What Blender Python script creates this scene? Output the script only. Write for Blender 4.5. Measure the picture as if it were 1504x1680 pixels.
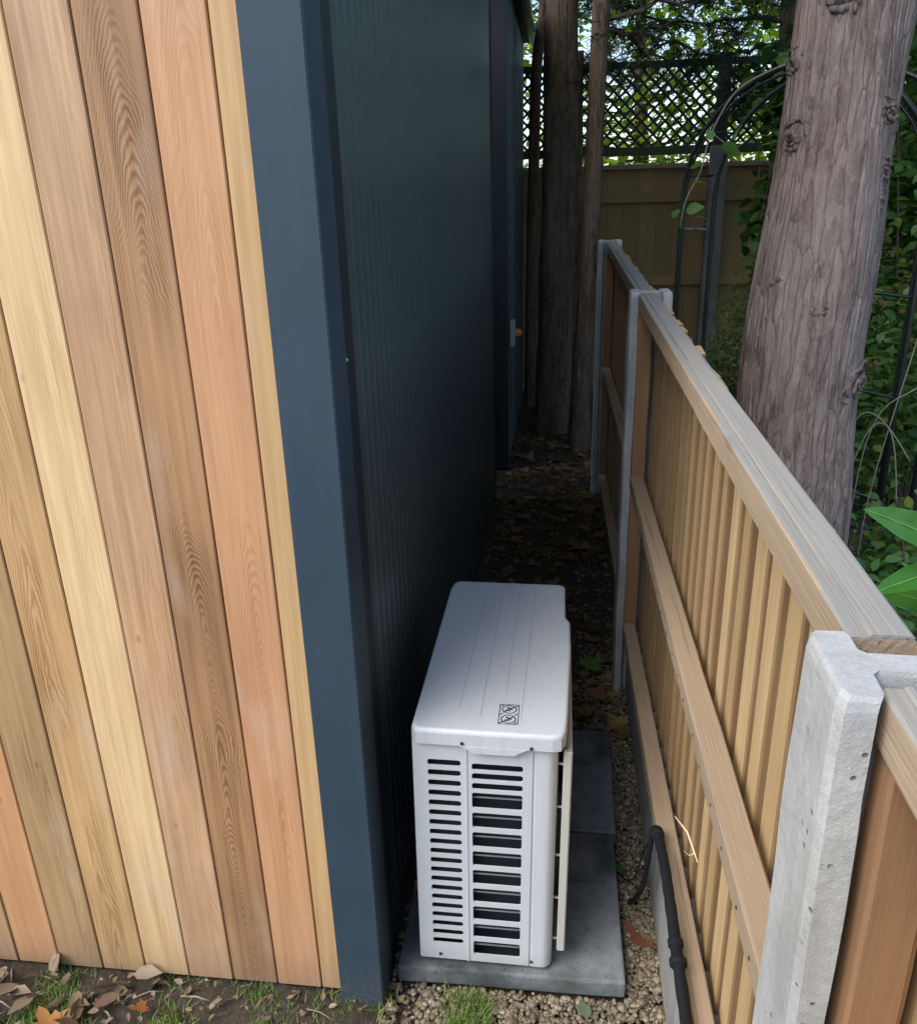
import bpy, bmesh, math, random
import numpy as np
from mathutils import Vector, Matrix, noise
S = bpy.context.scene
for o in list(bpy.data.objects): bpy.data.objects.remove(o)
R = math.radians
random.seed(7); RNG = np.random.default_rng(7)

# ------------------------------------------------------------------ camera
cd = bpy.data.cameras.new('camera'); cam = bpy.data.objects.new('camera', cd)
S.collection.objects.link(cam); S.camera = cam
cd.sensor_fit = 'HORIZONTAL'; cd.sensor_width = 36.0; cd.lens = 36.0*1364.5/1504.0
cd.clip_start = 0.02; cd.clip_end = 500
_f = 1364.5
def _n(v): return Vector(v).normalized()
Yc = _n((173.0, -528.0, _f)); Dc = _n((103.0, 3560.0, _f)); Xc = Dc.cross(Yc).normalized(); Dc = Yc.cross(Xc).normalized()
# rows: world axes in (right, down, forward) camera coordinates
rw = (Xc, Yc, -Dc)
cr = Vector((rw[0][0], rw[1][0], rw[2][0])); cdn = Vector((rw[0][1], rw[1][1], rw[2][1])); cf = Vector((rw[0][2], rw[1][2], rw[2][2]))
cam.matrix_world = Matrix(((cr.x, -cdn.x, -cf.x, 0), (cr.y, -cdn.y, -cf.y, 0), (cr.z, -cdn.z, -cf.z, 1.78), (0, 0, 0, 1)))

# ------------------------------------------------------------------ sky, sun, exposure
SUN_EL, SUN_AZ = R(50), R(230)      # azimuth measured from +Y towards +X: behind the camera, a little to the left
W = bpy.data.worlds.new('World'); S.world = W; W.use_nodes = True
wn = W.node_tree; bg = wn.nodes['Background']
sk = wn.nodes.new('ShaderNodeTexSky'); sk.sky_type = 'NISHITA'; sk.sun_disc = False
sk.sun_elevation = SUN_EL; sk.sun_rotation = SUN_AZ; sk.air_density = 1.0; sk.dust_density = 1.6; sk.ozone_density = 1.0
wn.links.new(sk.outputs[0], bg.inputs[0]); bg.inputs[1].default_value = 0.15
sd = bpy.data.lights.new('sun', 'SUN'); sd.energy = 1.5; sd.angle = R(42); sd.color = (1.0, 0.95, 0.88)
sun = bpy.data.objects.new('sun', sd); S.collection.objects.link(sun)
sdir = Vector((math.sin(SUN_AZ)*math.cos(SUN_EL), math.cos(SUN_AZ)*math.cos(SUN_EL), math.sin(SUN_EL)))
sun.rotation_euler = (-sdir).to_track_quat('-Z', 'Y').to_euler(); sun.location = (0, 0, 8)
S.view_settings.view_transform = 'Standard'; S.view_settings.look = 'None'
S.view_settings.exposure = 1.12; S.view_settings.gamma = 1.0; S.view_settings.use_curve_mapping = False
S.render.engine = 'CYCLES'
S.cycles.max_bounces = 6; S.cycles.transparent_max_bounces = 4

# ------------------------------------------------------------------ node helpers
class NT:
    def __init__(s, name):
        s.m = bpy.data.materials.new(name); s.m.use_nodes = True
        s.t = s.m.node_tree; s.b = s.t.nodes['Principled BSDF']; s.tc = s.t.nodes.new('ShaderNodeTexCoord')
    def link(s, a, b): s.t.links.new(a, b)
    def setv(s, inp, v):
        if hasattr(v, 'links'): s.link(v, inp)
        else: inp.default_value = v
    def map(s, scale=(1, 1, 1), loc=(0, 0, 0), src=None):
        n = s.t.nodes.new('ShaderNodeMapping'); n.inputs['Scale'].default_value = scale; n.inputs['Location'].default_value = loc
        s.link(src or s.tc.outputs['Object'], n.inputs[0]); return n.outputs[0]
    def noise(s, vec, scale, detail=4, rough=0.5, dist=0.0):
        n = s.t.nodes.new('ShaderNodeTexNoise'); s.link(vec, n.inputs['Vector'])
        n.inputs['Scale'].default_value = scale; n.inputs['Detail'].default_value = detail
        n.inputs['Roughness'].default_value = rough; n.inputs['Distortion'].default_value = dist
        return n.outputs[0]
    def voro(s, vec, scale, feat='F1', out='Distance'):
        n = s.t.nodes.new('ShaderNodeTexVoronoi'); n.feature = feat; s.link(vec, n.inputs['Vector'])
        n.inputs['Scale'].default_value = scale; return n.outputs[out]
    def ramp(s, fac, stops):
        n = s.t.nodes.new('ShaderNodeValToRGB'); s.link(fac, n.inputs[0]); e = n.color_ramp.elements
        while len(e) < len(stops): e.new(0.5)
        for k, (p, c) in enumerate(stops):
            e[k].position = p; e[k].color = (c, c, c, 1) if not hasattr(c, '__len__') else (*c[:3], 1)
        return n.outputs[0]
    def math(s, op, a, b=0.0, c=None):
        n = s.t.nodes.new('ShaderNodeMath'); n.operation = op; s.setv(n.inputs[0], a); s.setv(n.inputs[1], b)
        if c is not None: s.setv(n.inputs[2], c)
        return n.outputs[0]
    def mix(s, fac, a, b, mode='MIX'):
        n = s.t.nodes.new('ShaderNodeMix'); n.data_type = 'RGBA'; n.blend_type = mode
        s.setv(n.inputs[0], fac)
        for k, v in ((6, a), (7, b)):
            if hasattr(v, 'links'): s.link(v, n.inputs[k])
            else: n.inputs[k].default_value = (*v[:3], 1)
        return n.outputs[2]
    def xyz(s, vec):
        n = s.t.nodes.new('ShaderNodeSeparateXYZ'); s.link(vec, n.inputs[0]); return n.outputs
    def island(s):
        n = s.t.nodes.new('ShaderNodeNewGeometry'); return n.outputs['Random Per Island']
    def objrand(s):
        n = s.t.nodes.new('ShaderNodeObjectInfo'); return n.outputs['Random']
    def bump(s, h, strength=0.3, dist=0.01):
        n = s.t.nodes.new('ShaderNodeBump'); n.inputs['Strength'].default_value = strength; n.inputs['Distance'].default_value = dist
        s.link(h, n.inputs['Height']); s.link(n.outputs[0], s.b.inputs['Normal'])
    def col(s, c): s.setv(s.b.inputs['Base Color'], c if hasattr(c, 'links') else (*c, 1))
    def rough(s, r): s.setv(s.b.inputs['Roughness'], r)

def mat_plain(name, c, rough=0.5, metal=0.0, var=0.12, bump=0.05, sc=40, spec=0.5):
    n = NT(name); v = n.map()
    f = n.noise(v, sc, 5, 0.6)
    n.col(n.mix(f, [x*(1-var) for x in c], [min(1, x*(1+var)) for x in c])); n.rough(rough)
    n.b.inputs['Metallic'].default_value = metal; n.b.inputs['Specular IOR Level'].default_value = spec
    if bump: n.bump(f, bump, 0.002)
    return n.m

def mat_cedar(name, light, dark, seed, fig=0.3, spacing=0.004, slope=0.2, xc=0.0, patch=0.25, rgh=0.5, tip=0.009):
    """plain sawn cedar: ring figure from a tilted cut through growth rings, fine streaks, slow blotches"""
    n = NT(name); v = n.map(loc=(seed*3.1, seed*1.7, seed*7.3))
    warp = n.noise(n.map((2.2, 1, 0.55), (seed, 0, seed*2)), 3.0, 3, 0.5)
    warp2 = n.noise(n.map((1, 1, 0.45), (seed*5, 0, 0)), 30.0, 3, 0.6)
    o = n.xyz(n.tc.outputs['Object'])
    x = n.math('ADD', n.math('SUBTRACT', o[0], xc), n.math('MULTIPLY', n.math('SUBTRACT', warp, 0.5), 0.10))
    x = n.math('ADD', x, n.math('MULTIPLY', n.math('SUBTRACT', warp2, 0.5), 0.010))
    slow = n.noise(n.map((0.4, 1, 0.9), (seed*2, 3, 1)), 2.2, 3, 0.55)
    r = n.math('SQRT', n.math('ADD', n.math('MULTIPLY', x, x), tip*tip))
    zz = n.math('ADD', n.math('MULTIPLY', o[2], slope), n.math('MULTIPLY', slow, slope*0.5))
    zz = n.math('ADD', zz, n.math('MULTIPLY', n.noise(n.map((1, 1, 0.7), (0, seed, 0)), 62.0, 3, 0.65), 0.0042))
    s = n.math('SINE', n.math('MULTIPLY', n.math('ADD', r, zz), 6.2832/spacing))
    ring = n.ramp(n.math('MULTIPLY_ADD', s, 0.5, 0.5), [(0.0, 0.0), (0.45, 0.25), (0.9, 1.0), (1.0, 0.8)])
    fine = n.noise(n.map((1, 1, 0.012), (seed, 0, 0)), 420.0, 3, 0.6)
    streak = n.noise(n.map((1, 1, 0.03), (seed*9, 0, 0)), 60.0, 4, 0.6)
    blot = n.noise(n.map((1, 1, 0.30), (seed*4, 0, 0)), 9.0, 4, 0.55)
    area = n.ramp(n.noise(n.map((1.5, 1, 0.5), (seed*6, 2, 0)), 5.0, 2, 0.5), [(0.38, 0.05), (0.60, 1.0)])
    mid_ = n.ramp(n.math('ABSOLUTE', x), [(0.0, 1.0), (0.022, 0.9), (0.045, 0.30)])
    f1 = n.math('MULTIPLY', n.math('MULTIPLY', ring, fig), n.math('MULTIPLY', area, mid_))
    f = n.math('ADD', f1, n.math('MULTIPLY', n.math('SUBTRACT', streak, 0.46), 1.55))
    f = n.math('ADD', f, n.math('MULTIPLY', n.math('SUBTRACT', fine, 0.5), 0.55))
    f = n.math('ADD', f, n.math('MULTIPLY', n.math('SUBTRACT', blot, 0.42), patch*2.2))
    f = n.math('ADD', f, 0.10)
    base = n.mix(n.ramp(f, [(0, 0), (1, 1)]), light, dark)
    warm = n.ramp(n.noise(n.map((0.5, 1, 0.55), (seed*11, 1, seed)), 2.6, 2, 0.5), [(0.38, 0.0), (0.66, 0.34)])
    base = n.mix(warm, base, n.mix(n.ramp(f, [(0, 0), (1, 1)]), (0.58, 0.345, 0.165), (0.33, 0.165, 0.07)))
    fib = n.ramp(n.noise(n.map((1, 1, 0.006), (seed*3, 7, 0)), 700.0, 2, 0.5), [(0.30, 0.35), (0.42, 0.0)])
    base = n.mix(fib, base, dark)
    # weathered pale rub marks and small pin knots
    rub = n.ramp(n.noise(n.map((1.2, 1, 0.35), (seed*8, 5, 0)), 6.0, 3, 0.5), [(0.60, 0.0), (0.74, 0.32)])
    base = n.mix(rub, base, (0.55, 0.46, 0.37))
    pin = n.ramp(n.voro(n.map((1, 1, 0.5), (seed*2.2, 0, 0)), 9.0), [(0.0, 1.0), (0.045, 0.35), (0.06, 0.0)])
    base = n.mix(n.math('MULTIPLY', pin, 0.55), base, [c*0.35 for c in dark])
    # darker brown towards the bottom of the boards
    wz = n.ramp(n.math('ADD', o[2], n.math('MULTIPLY', blot, 0.10)), [(0.05, 0.45), (0.16, 0.12), (0.40, 0.0)])
    base = n.mix(wz, base, (0.17, 0.125, 0.095))
    n.col(base); n.rough(n.ramp(blot, [(0.3, rgh-0.08), (0.7, rgh+0.12)])); n.b.inputs['Specular IOR Level'].default_value = 0.35
    n.bump(n.math('ADD', n.math('MULTIPLY', f1, 0.9), n.math('MULTIPLY', fine, 0.5)), 0.22, 0.0015)
    return n.m

def mat_timber(name, light, dark, weather=None, wamt=0.0, axis=2, grain=220, bump=0.35, knots=True):
    """sawn softwood; per object random tone; grain along axis"""
    n = NT(name); rnd = n.objrand()
    off = n.t.nodes.new('ShaderNodeCombineXYZ')
    for k in range(3): n.link(n.math('MULTIPLY', rnd, 31.0*(k+1)), off.inputs[k])
    va = n.t.nodes.new('ShaderNodeVectorMath'); va.operation = 'ADD'; n.link(n.tc.outputs['Object'], va.inputs[0]); n.link(off.outputs[0], va.inputs[1])
    src = va.outputs[0]
    def st(k): return tuple(k if i == axis else 1 for i in range(3))
    fine = n.noise(n.map(st(0.02), src=src), grain, 3, 0.65)
    mid = n.noise(n.map(st(0.05), src=src), 45, 4, 0.6, 0.4)
    blot = n.noise(n.map(st(0.4), src=src), 7, 4, 0.6)
    f = n.math('ADD', n.math('MULTIPLY', fine, 0.35), n.math('ADD', n.math('MULTIPLY', mid, 0.45), n.math('MULTIPLY', blot, 0.35)))
    c = n.mix(n.ramp(f, [(0.38, 0), (0.80, 1)]), light, dark)
    c = n.mix(n.math('MULTIPLY', n.math('SUBTRACT', rnd, 0.5), 0.7), c, n.mix(0.5, c, dark), 'MIX')
    c = n.mix(n.math('MULTIPLY', rnd, 0.55), c, dark)
    if knots:
        kn = n.ramp(n.voro(n.map(st(0.35), src=src), 6.0), [(0.0, 1.0), (0.05, 0.7), (0.09, 0.0)])
        c = n.mix(n.math('MULTIPLY', kn, 0.7), c, [x*0.4 for x in dark])
    if weather:
        wf = n.ramp(n.math('ADD', n.math('MULTIPLY', blot, 0.7), n.math('MULTIPLY', fine, 0.4)), [(0.25, wamt*0.6), (0.75, wamt)])
        c = n.mix(wf, c, weather)
        cr_ = n.ramp(n.noise(n.map(st(0.015), src=src), 120, 2, 0.5), [(0.28, 0.75), (0.38, 0.0)])
        c = n.mix(cr_, c, [x*0.45 for x in weather])
    n.col(c); n.rough(0.78); n.b.inputs['Specular IOR Level'].default_value = 0.25
    n.bump(n.math('ADD', fine, mid), bump, 0.002)
    return n.m

def mat_concrete(name, c, bump=0.5, pits=True, stain=0.35, green=0.0, edge=(0.3, 0.7)):
    n = NT(name); v = n.map()
    a = n.noise(v, 6, 5, 0.6); b = n.noise(v, 90, 5, 0.7); sp = n.noise(v, 420, 2, 0.6)
    lo = [x*(1-stain) for x in c]; hi = [min(1, x*(1+stain*0.5)) for x in c]
    k = n.mix(n.ramp(a, [(edge[0], 0), (edge[1], 1)]), lo, hi)
    k = n.mix(n.math('MULTIPLY', n.ramp(b, [(0.35, 1), (0.55, 0)]), 0.35), k, [x*0.6 for x in c])
    k = n.mix(n.ramp(sp, [(0.62, 0), (0.72, 0.5)]), k, [min(1, x*1.5) for x in c])
    run = n.ramp(n.noise(n.map((1, 1, 0.12)), 26, 4, 0.6), [(0.50, 0.0), (0.68, 0.45)]); k = n.mix(run, k, (c[0]*0.62, c[1]*0.58, c[2]*0.50))
    h = n.math('ADD', n.math('MULTIPLY', b, 0.6), n.math('MULTIPLY', sp, 0.3))
    if pits:
        p = n.ramp(n.voro(v, 55), [(0.0, 0.0), (0.10, 0.2), (0.16, 1.0)])
        msk = n.ramp(n.noise(v, 14, 2), [(0.50, 1.0), (0.60, 0.0)])
        p = n.math('MAXIMUM', p, msk)
        k = n.mix(n.math('SUBTRACT', 1.0, p), k, [x*0.25 for x in c]); h = n.math('ADD', h, n.math('MULTIPLY', p, 1.2))
    if green: k = n.mix(n.math('MULTIPLY', n.ramp(a, [(0.5, 0), (0.8, 1)]), green), k, (0.05, 0.07, 0.03))
    n.col(k); n.rough(0.9); n.b.inputs['Specular IOR Level'].default_value = 0.3
    n.bump(h, bump, 0.0025); return n.m

def mat_leaf(name, cols, trans=0.35, rough=0.45, spec=0.4):
    """cols: list of colours picked per leaf"""
    n = NT(name); r = n.island()
    st = [(i/max(1, len(cols)-1), c) for i, c in enumerate(cols)]
    c = n.ramp(r, st)
    f = n.noise(n.map(), 35, 3, 0.6)
    c = n.mix(n.math('MULTIPLY', f, 0.5), c, n.mix(1.0, c, (0.55, 0.6, 0.45), 'MULTIPLY'))
    n.col(c); n.rough(rough); n.b.inputs['Specular IOR Level'].default_value = spec
    if trans:
        t = n.t.nodes.new('ShaderNodeBsdfTranslucent'); ms = n.t.nodes.new('ShaderNodeMixShader'); ms.inputs[0].default_value = trans
        n.link(n.mix(1.0, c, (1.6, 1.75, 0.7), 'MULTIPLY'), t.inputs[0])
        out = n.t.nodes['Material Output']
        n.link(n.b.outputs[0], ms.inputs[1]); n.link(t.outputs[0], ms.inputs[2]); n.link(ms.outputs[0], out.inputs[0])
    return n.m

# ------------------------------------------------------------------ mesh helpers
def link(name, me, mat=None, parent=None, loc=None, rot=None):
    o = bpy.data.objects.new(name, me); S.collection.objects.link(o)
    if mat is not None and me is not None and len(me.materials) == 0:
        for m in (mat if isinstance(mat, (list, tuple)) else [mat]): me.materials.append(m)
    if parent is not None: o.parent = parent
    if loc is not None: o.location = loc
    if rot is not None: o.rotation_euler = rot
    return o
def tag(o, label=None, cat=None, group=None, kind=None):
    if label: o['label'] = label
    if cat: o['category'] = cat
    if group: o['group'] = group
    if kind: o['kind'] = kind
    return o
def empty(name, loc, label, cat, group=None):
    o = bpy.data.objects.new(name, None); S.collection.objects.link(o); o.location = loc; o.empty_display_size = 0.1
    return tag(o, label, cat, group)
def bm_mesh(name, bm, smooth=False):
    me = bpy.data.meshes.new(name); bm.normal_update(); bm.to_mesh(me); bm.free()
    if smooth:
        for p in me.polygons: p.use_smooth = True
    return me
def box(bm, lo, hi, bevel=0.0, segs=1):
    lo, hi = Vector(lo), Vector(hi)
    r = bmesh.ops.create_cube(bm, size=1.0); vs = r['verts']
    for v in vs: v.co = Vector([lo[i]+(v.co[i]+0.5)*(hi[i]-lo[i]) for i in range(3)])
    if bevel:
        es = list({e for v in vs for e in v.link_edges})
        bmesh.ops.bevel(bm, geom=es, offset=bevel, segments=segs, affect='EDGES', profile=0.5)
def box_mesh(name, lo, hi, bevel=0.0, segs=1, smooth=False):
    bm = bmesh.new(); box(bm, lo, hi, bevel, segs); return bm_mesh(name, bm, smooth)
def tube_pts(pts, rads, n=8, cap=True):
    """verts, faces of a tube along pts"""
    pts = [Vector(p) for p in pts]; m = len(pts)
    if not hasattr(rads, '__len__'): rads = [rads]*m
    vs, fs = [], []; up = Vector((0.13, 0.21, 0.97)); prev = None
    for i, p in enumerate(pts):
        t = (pts[min(i+1, m-1)]-pts[max(i-1, 0)]).normalized()
        if prev is None:
            a = t.cross(up)
            if a.length < 1e-3: a = t.cross(Vector((1, 0, 0)))
            a.normalize()
        else: a = (prev - t*prev.dot(t)).normalized()
        prev = a; b = t.cross(a)
        for k in range(n):
            w = 2*math.pi*k/n; vs.append(p+(a*math.cos(w)+b*math.sin(w))*rads[i])
    for i in range(m-1):
        for k in range(n):
            k2 = (k+1) % n; fs.append((i*n+k, i*n+k2, (i+1)*n+k2, (i+1)*n+k))
    if cap: fs.append(tuple(range(n))[::-1]); fs.append(tuple((m-1)*n+k for k in range(n)))
    return vs, fs
def tubes_mesh(name, items, smooth=True):
    V, F = [], []
    for it in items:
        v, f = tube_pts(*it[:2], **(it[2] if len(it) > 2 else {})); o = len(V)
        V += v; F += [tuple(i+o for i in q) for q in f]
    me = bpy.data.meshes.new(name); me.from_pydata([tuple(v) for v in V], [], F)
    if smooth:
        for p in me.polygons: p.use_smooth = True
    return me
def prism(bm, poly, z0, z1):
    """poly: list of (x,y); extruded in z"""
    a = [bm.verts.new((x, y, z0)) for x, y in poly]; b = [bm.verts.new((x, y, z1)) for x, y in poly]
    n = len(poly); bm.faces.new(a[::-1]); bm.faces.new(b)
    for i in range(n): bm.faces.new((a[i], a[(i+1) % n], b[(i+1) % n], b[i]))
def np_mesh(name, V, F):
    """V (n,3), F (m,k) arrays"""
    me = bpy.data.meshes.new(name); V = np.asarray(V, np.float32); F = np.asarray(F, np.int32); m, k = F.shape
    me.vertices.add(len(V)); me.vertices.foreach_set('co', V.ravel())
    me.loops.add(m*k); me.loops.foreach_set('vertex_index', F.ravel())
    me.polygons.add(m); me.polygons.foreach_set('loop_start', np.arange(0, m*k, k, dtype=np.int32))
    me.update(calc_edges=True); return me
def rand_rot(n, tilt=1.0, yaw=None):
    """n rotation matrices; tilt 0 = leaf lies flat, 1 = any"""
    a = RNG.uniform(0, 2*np.pi, n) if yaw is None else yaw
    t = np.abs(RNG.normal(0, 0.75*tilt, n)); b = RNG.uniform(0, 2*np.pi, n)
    def rz(w): c, s = np.cos(w), np.sin(w); z = np.zeros_like(w); o = np.ones_like(w); return np.stack([np.stack([c, -s, z], -1), np.stack([s, c, z], -1), np.stack([z, z, o], -1)], -2)
    def rx(w): c, s = np.cos(w), np.sin(w); z = np.zeros_like(w); o = np.ones_like(w); return np.stack([np.stack([o, z, z], -1), np.stack([z, c, -s], -1), np.stack([z, s, c], -1)], -2)
    return rz(b) @ rx(t) @ rz(a)
LEAF_OVAL = (np.array([[0, 0, 0], [.28, .25, .06], [.30, .55, .05], [0, 1, -.10], [-.30, .55, .05], [-.28, .25, .06], [0, .5, 0]], float),
             [(0, 1, 6), (1, 2, 6), (2, 3, 6), (3, 4, 6), (4, 5, 6), (5, 0, 6)])
LEAF_DIA = (np.array([[0, 0, 0], [.26, .45, .07], [0, 1, -.06], [-.26, .45, .07]], float), [(0, 1, 2), (0, 2, 3)])
LEAF_NEEDLE = (np.array([[-.06, 0, 0], [.06, 0, 0], [.02, 1, -.12], [-.02, 1, -.12]], float), [(0, 1, 2), (0, 2, 3)])
LEAF_MAPLE_O = [(0, 0), (.10, .16), (.42, .05), (.34, .20), (.55, .38), (.36, .42), (.30, .60), (.16, .54), (.14, .78), (0, 1.0), (-.14, .78), (-.16, .54), (-.30, .60), (-.36, .42), (-.55, .38), (-.34, .20), (-.42, .05), (-.10, .16)]
def maple(curl=0.12):
    v = [[x, y, curl*(abs(x)*1.3+(y-.4)**2*1.2)] for x, y in LEAF_MAPLE_O]+[[0, .38, 0]]
    n = len(LEAF_MAPLE_O); return np.array(v, float), [(i, (i+1) % n, n) for i in range(n)]
def scatter(name, tpl, P, size, rot, mat, parent=None, kind=None):
    tv, tf = tpl; tf = np.array(tf); n = len(P)
    V = np.einsum('nij,kj->nki', rot, tv)*np.asarray(size).reshape(-1, 1, 1)+P[:, None, :]
    F = tf[None]+(np.arange(n)*len(tv))[:, None, None]
    me = np_mesh(name, V.reshape(-1, 3), F.reshape(-1, tf.shape[1]))
    o = link(name, me, mat, parent)
    if kind: o['kind'] = kind
    return o
def blob_points(n, c, r, clumps=14, spread=0.35, shell=0.6):
    """points in uneven leaf clumps within an ellipsoid"""
    c = np.array(c, float); r = np.array(r, float)
    d = RNG.normal(size=(clumps, 3)); d /= np.linalg.norm(d, axis=1)[:, None]
    cc = d*(RNG.uniform(0.25, 1, (clumps, 1))**shell); k = RNG.integers(0, clumps, n)
    return c+(cc[k]+RNG.normal(0, spread*0.55, (n, 3)))*r

# ------------------------------------------------------------------ materials
M = {}
M['trim'] = mat_plain('anthracite powder coated metal', (0.033, 0.060, 0.088), 0.5, 0.0, 0.06, 0.03, 60, 0.35)
def mat_trim():
    n = NT('anthracite coated trim'); v = n.map(loc=(0, 0, 0)); o = n.xyz(n.tc.outputs['Object'])
    a = n.noise(v, 5, 4, 0.6); st = n.noise(n.map((1, 1, 0.05)), 50, 4, 0.6); sp = n.noise(v, 150, 3, 0.7)
    c = n.mix(a, (0.026, 0.048, 0.068), (0.035, 0.058, 0.081)); c = n.mix(n.ramp(st, [(0.55, 0), (0.75, 0.18)]), c, (0.07, 0.09, 0.10))
    foot = n.math('MULTIPLY', n.ramp(n.math('ADD', o[2], n.math('MULTIPLY', sp, 0.12)), [(0.05, 1.0), (0.22, 0.0)]), n.ramp(sp, [(0.48, 0.0), (0.62, 0.7)]))
    c = n.mix(foot, c, (0.14, 0.11, 0.085)); n.col(c); n.rough(n.ramp(a, [(0.3, 0.42), (0.7, 0.58)])); n.b.inputs['Specular IOR Level'].default_value = 0.35
    n.bump(n.noise(v, 2.5, 2), 0.12, 0.01); return n.m
M['trim'] = mat_trim()
M['trimdark'] = mat_plain('anthracite metal flashing', (0.016, 0.022, 0.027), 0.55, 0.0, 0.12, 0.04, 14, 0.3)
M['steel'] = mat_plain('anthracite ribbed wall sheet', (0.060, 0.088, 0.092), 0.34, 0.0, 0.14, 0.03, 5)
M['white'] = mat_plain('off white enamelled steel', (0.50, 0.54, 0.56), 0.45, 0.0, 0.035, 0.02, 9)
def mat_enamel():
    n = NT('off white enamelled steel'); v = n.map()
    a = n.noise(v, 7, 5, 0.65); st = n.noise(n.map((1, 1, 0.06)), 60, 4, 0.6); sp = n.noise(v, 260, 2, 0.6)
    c = n.mix(a, (0.475, 0.515, 0.54), (0.525, 0.56, 0.58)); c = n.mix(n.ramp(st, [(0.52, 0), (0.72, 0.22)]), c, (0.36, 0.36, 0.34))
    c = n.mix(n.ramp(sp, [(0.70, 0), (0.76, 0.5)]), c, (0.25, 0.22, 0.18))
    o = n.xyz(n.tc.outputs['Object']); c = n.mix(n.ramp(n.math('ADD', o[2], n.math('MULTIPLY', a, 0.06)), [(0.08, 0.35), (0.15, 0.0)]), c, (0.26, 0.24, 0.20))
    n.col(c); n.rough(n.ramp(a, [(0.3, 0.40), (0.7, 0.52)])); n.bump(sp, 0.03, 0.001); return n.m
M['white'] = mat_enamel()
M['cream'] = mat_plain('cream plastic', (0.48, 0.47, 0.42), 0.45, 0.0, 0.04, 0.02, 20)
M['black'] = mat_plain('black plastic', (0.012, 0.014, 0.017), 0.5, 0.0, 0.2, 0.05, 30)
M['coil'] = mat_plain('dark coil fins', (0.018, 0.026, 0.034), 0.35, 0.3, 0.2, 0.05, 60)
M['coilbar'] = mat_plain('dull aluminium', (0.20, 0.22, 0.24), 0.5, 0.0, 0.1, 0, 60)
M['screw'] = mat_plain('dull screw steel', (0.12, 0.12, 0.12), 0.35, 0.9, 0.1, 0, 60)
M['ink'] = mat_plain('black print', (0.02, 0.02, 0.022), 0.6, 0.0, 0.1, 0, 30)
M['groove'] = mat_plain('grey seam', (0.36, 0.39, 0.42), 0.5, 0.0, 0.05, 0, 30)
M['hose'] = mat_plain('black rubber conduit', (0.009, 0.010, 0.012), 0.75, 0.0, 0.3, 0.3, 60, 0.2)
M['post'] = mat_concrete('cast concrete post', (0.40, 0.41, 0.40), 0.7)
M['board'] = mat_concrete('gravel board concrete', (0.27, 0.27, 0.26), 0.5, True, 0.4, 0.2)
M['slab'] = mat_concrete('damp paving concrete', (0.145, 0.160, 0.166), 0.5, True, 0.6, 0.10, (0.40, 0.62))
M['slat'] = mat_timber('pressure treated slat', (0.64, 0.465, 0.255), (0.34, 0.22, 0.10), None, 0, 2)
M['edgeshade'] = mat_timber('slat edge with painted shade', (0.30, 0.195, 0.095), (0.15, 0.09, 0.042), None, 0, 2, knots=False)  # darker copy of the slat timber: shade of the lap edges put into colour
M['rail'] = mat_timber('sawn rail', (0.46, 0.335, 0.205), (0.25, 0.165, 0.095), (0.34, 0.285, 0.22), 0.5, 1, 180, 0.7)
M['railtop'] = mat_timber('weathered rail top', (0.37, 0.33, 0.265), (0.17, 0.145, 0.11), (0.27, 0.265, 0.245), 0.8, 1, 160, 0.9)
M['batten'] = mat_timber('brown stained batten', (0.36, 0.21, 0.11), (0.20, 0.11, 0.055), None, 0, 2)
M['oldboard'] = mat_timber('old fence boards', (0.50, 0.36, 0.17), (0.28, 0.19, 0.085), None, 0, 2)
M['lattice'] = mat_plain('dark stained lattice', (0.030, 0.040, 0.030), 0.7)
M['greenrail'] = mat_plain('green stained rail', (0.05, 0.075, 0.035), 0.7)
M['arch'] = mat_plain('black coated steel tube', (0.012, 0.018, 0.018), 0.35, 0.0, 0.1, 0, 30)
M['galv'] = mat_plain('galvanised clamp', (0.45, 0.46, 0.46), 0.4, 0.6, 0.1, 0, 30)

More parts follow.
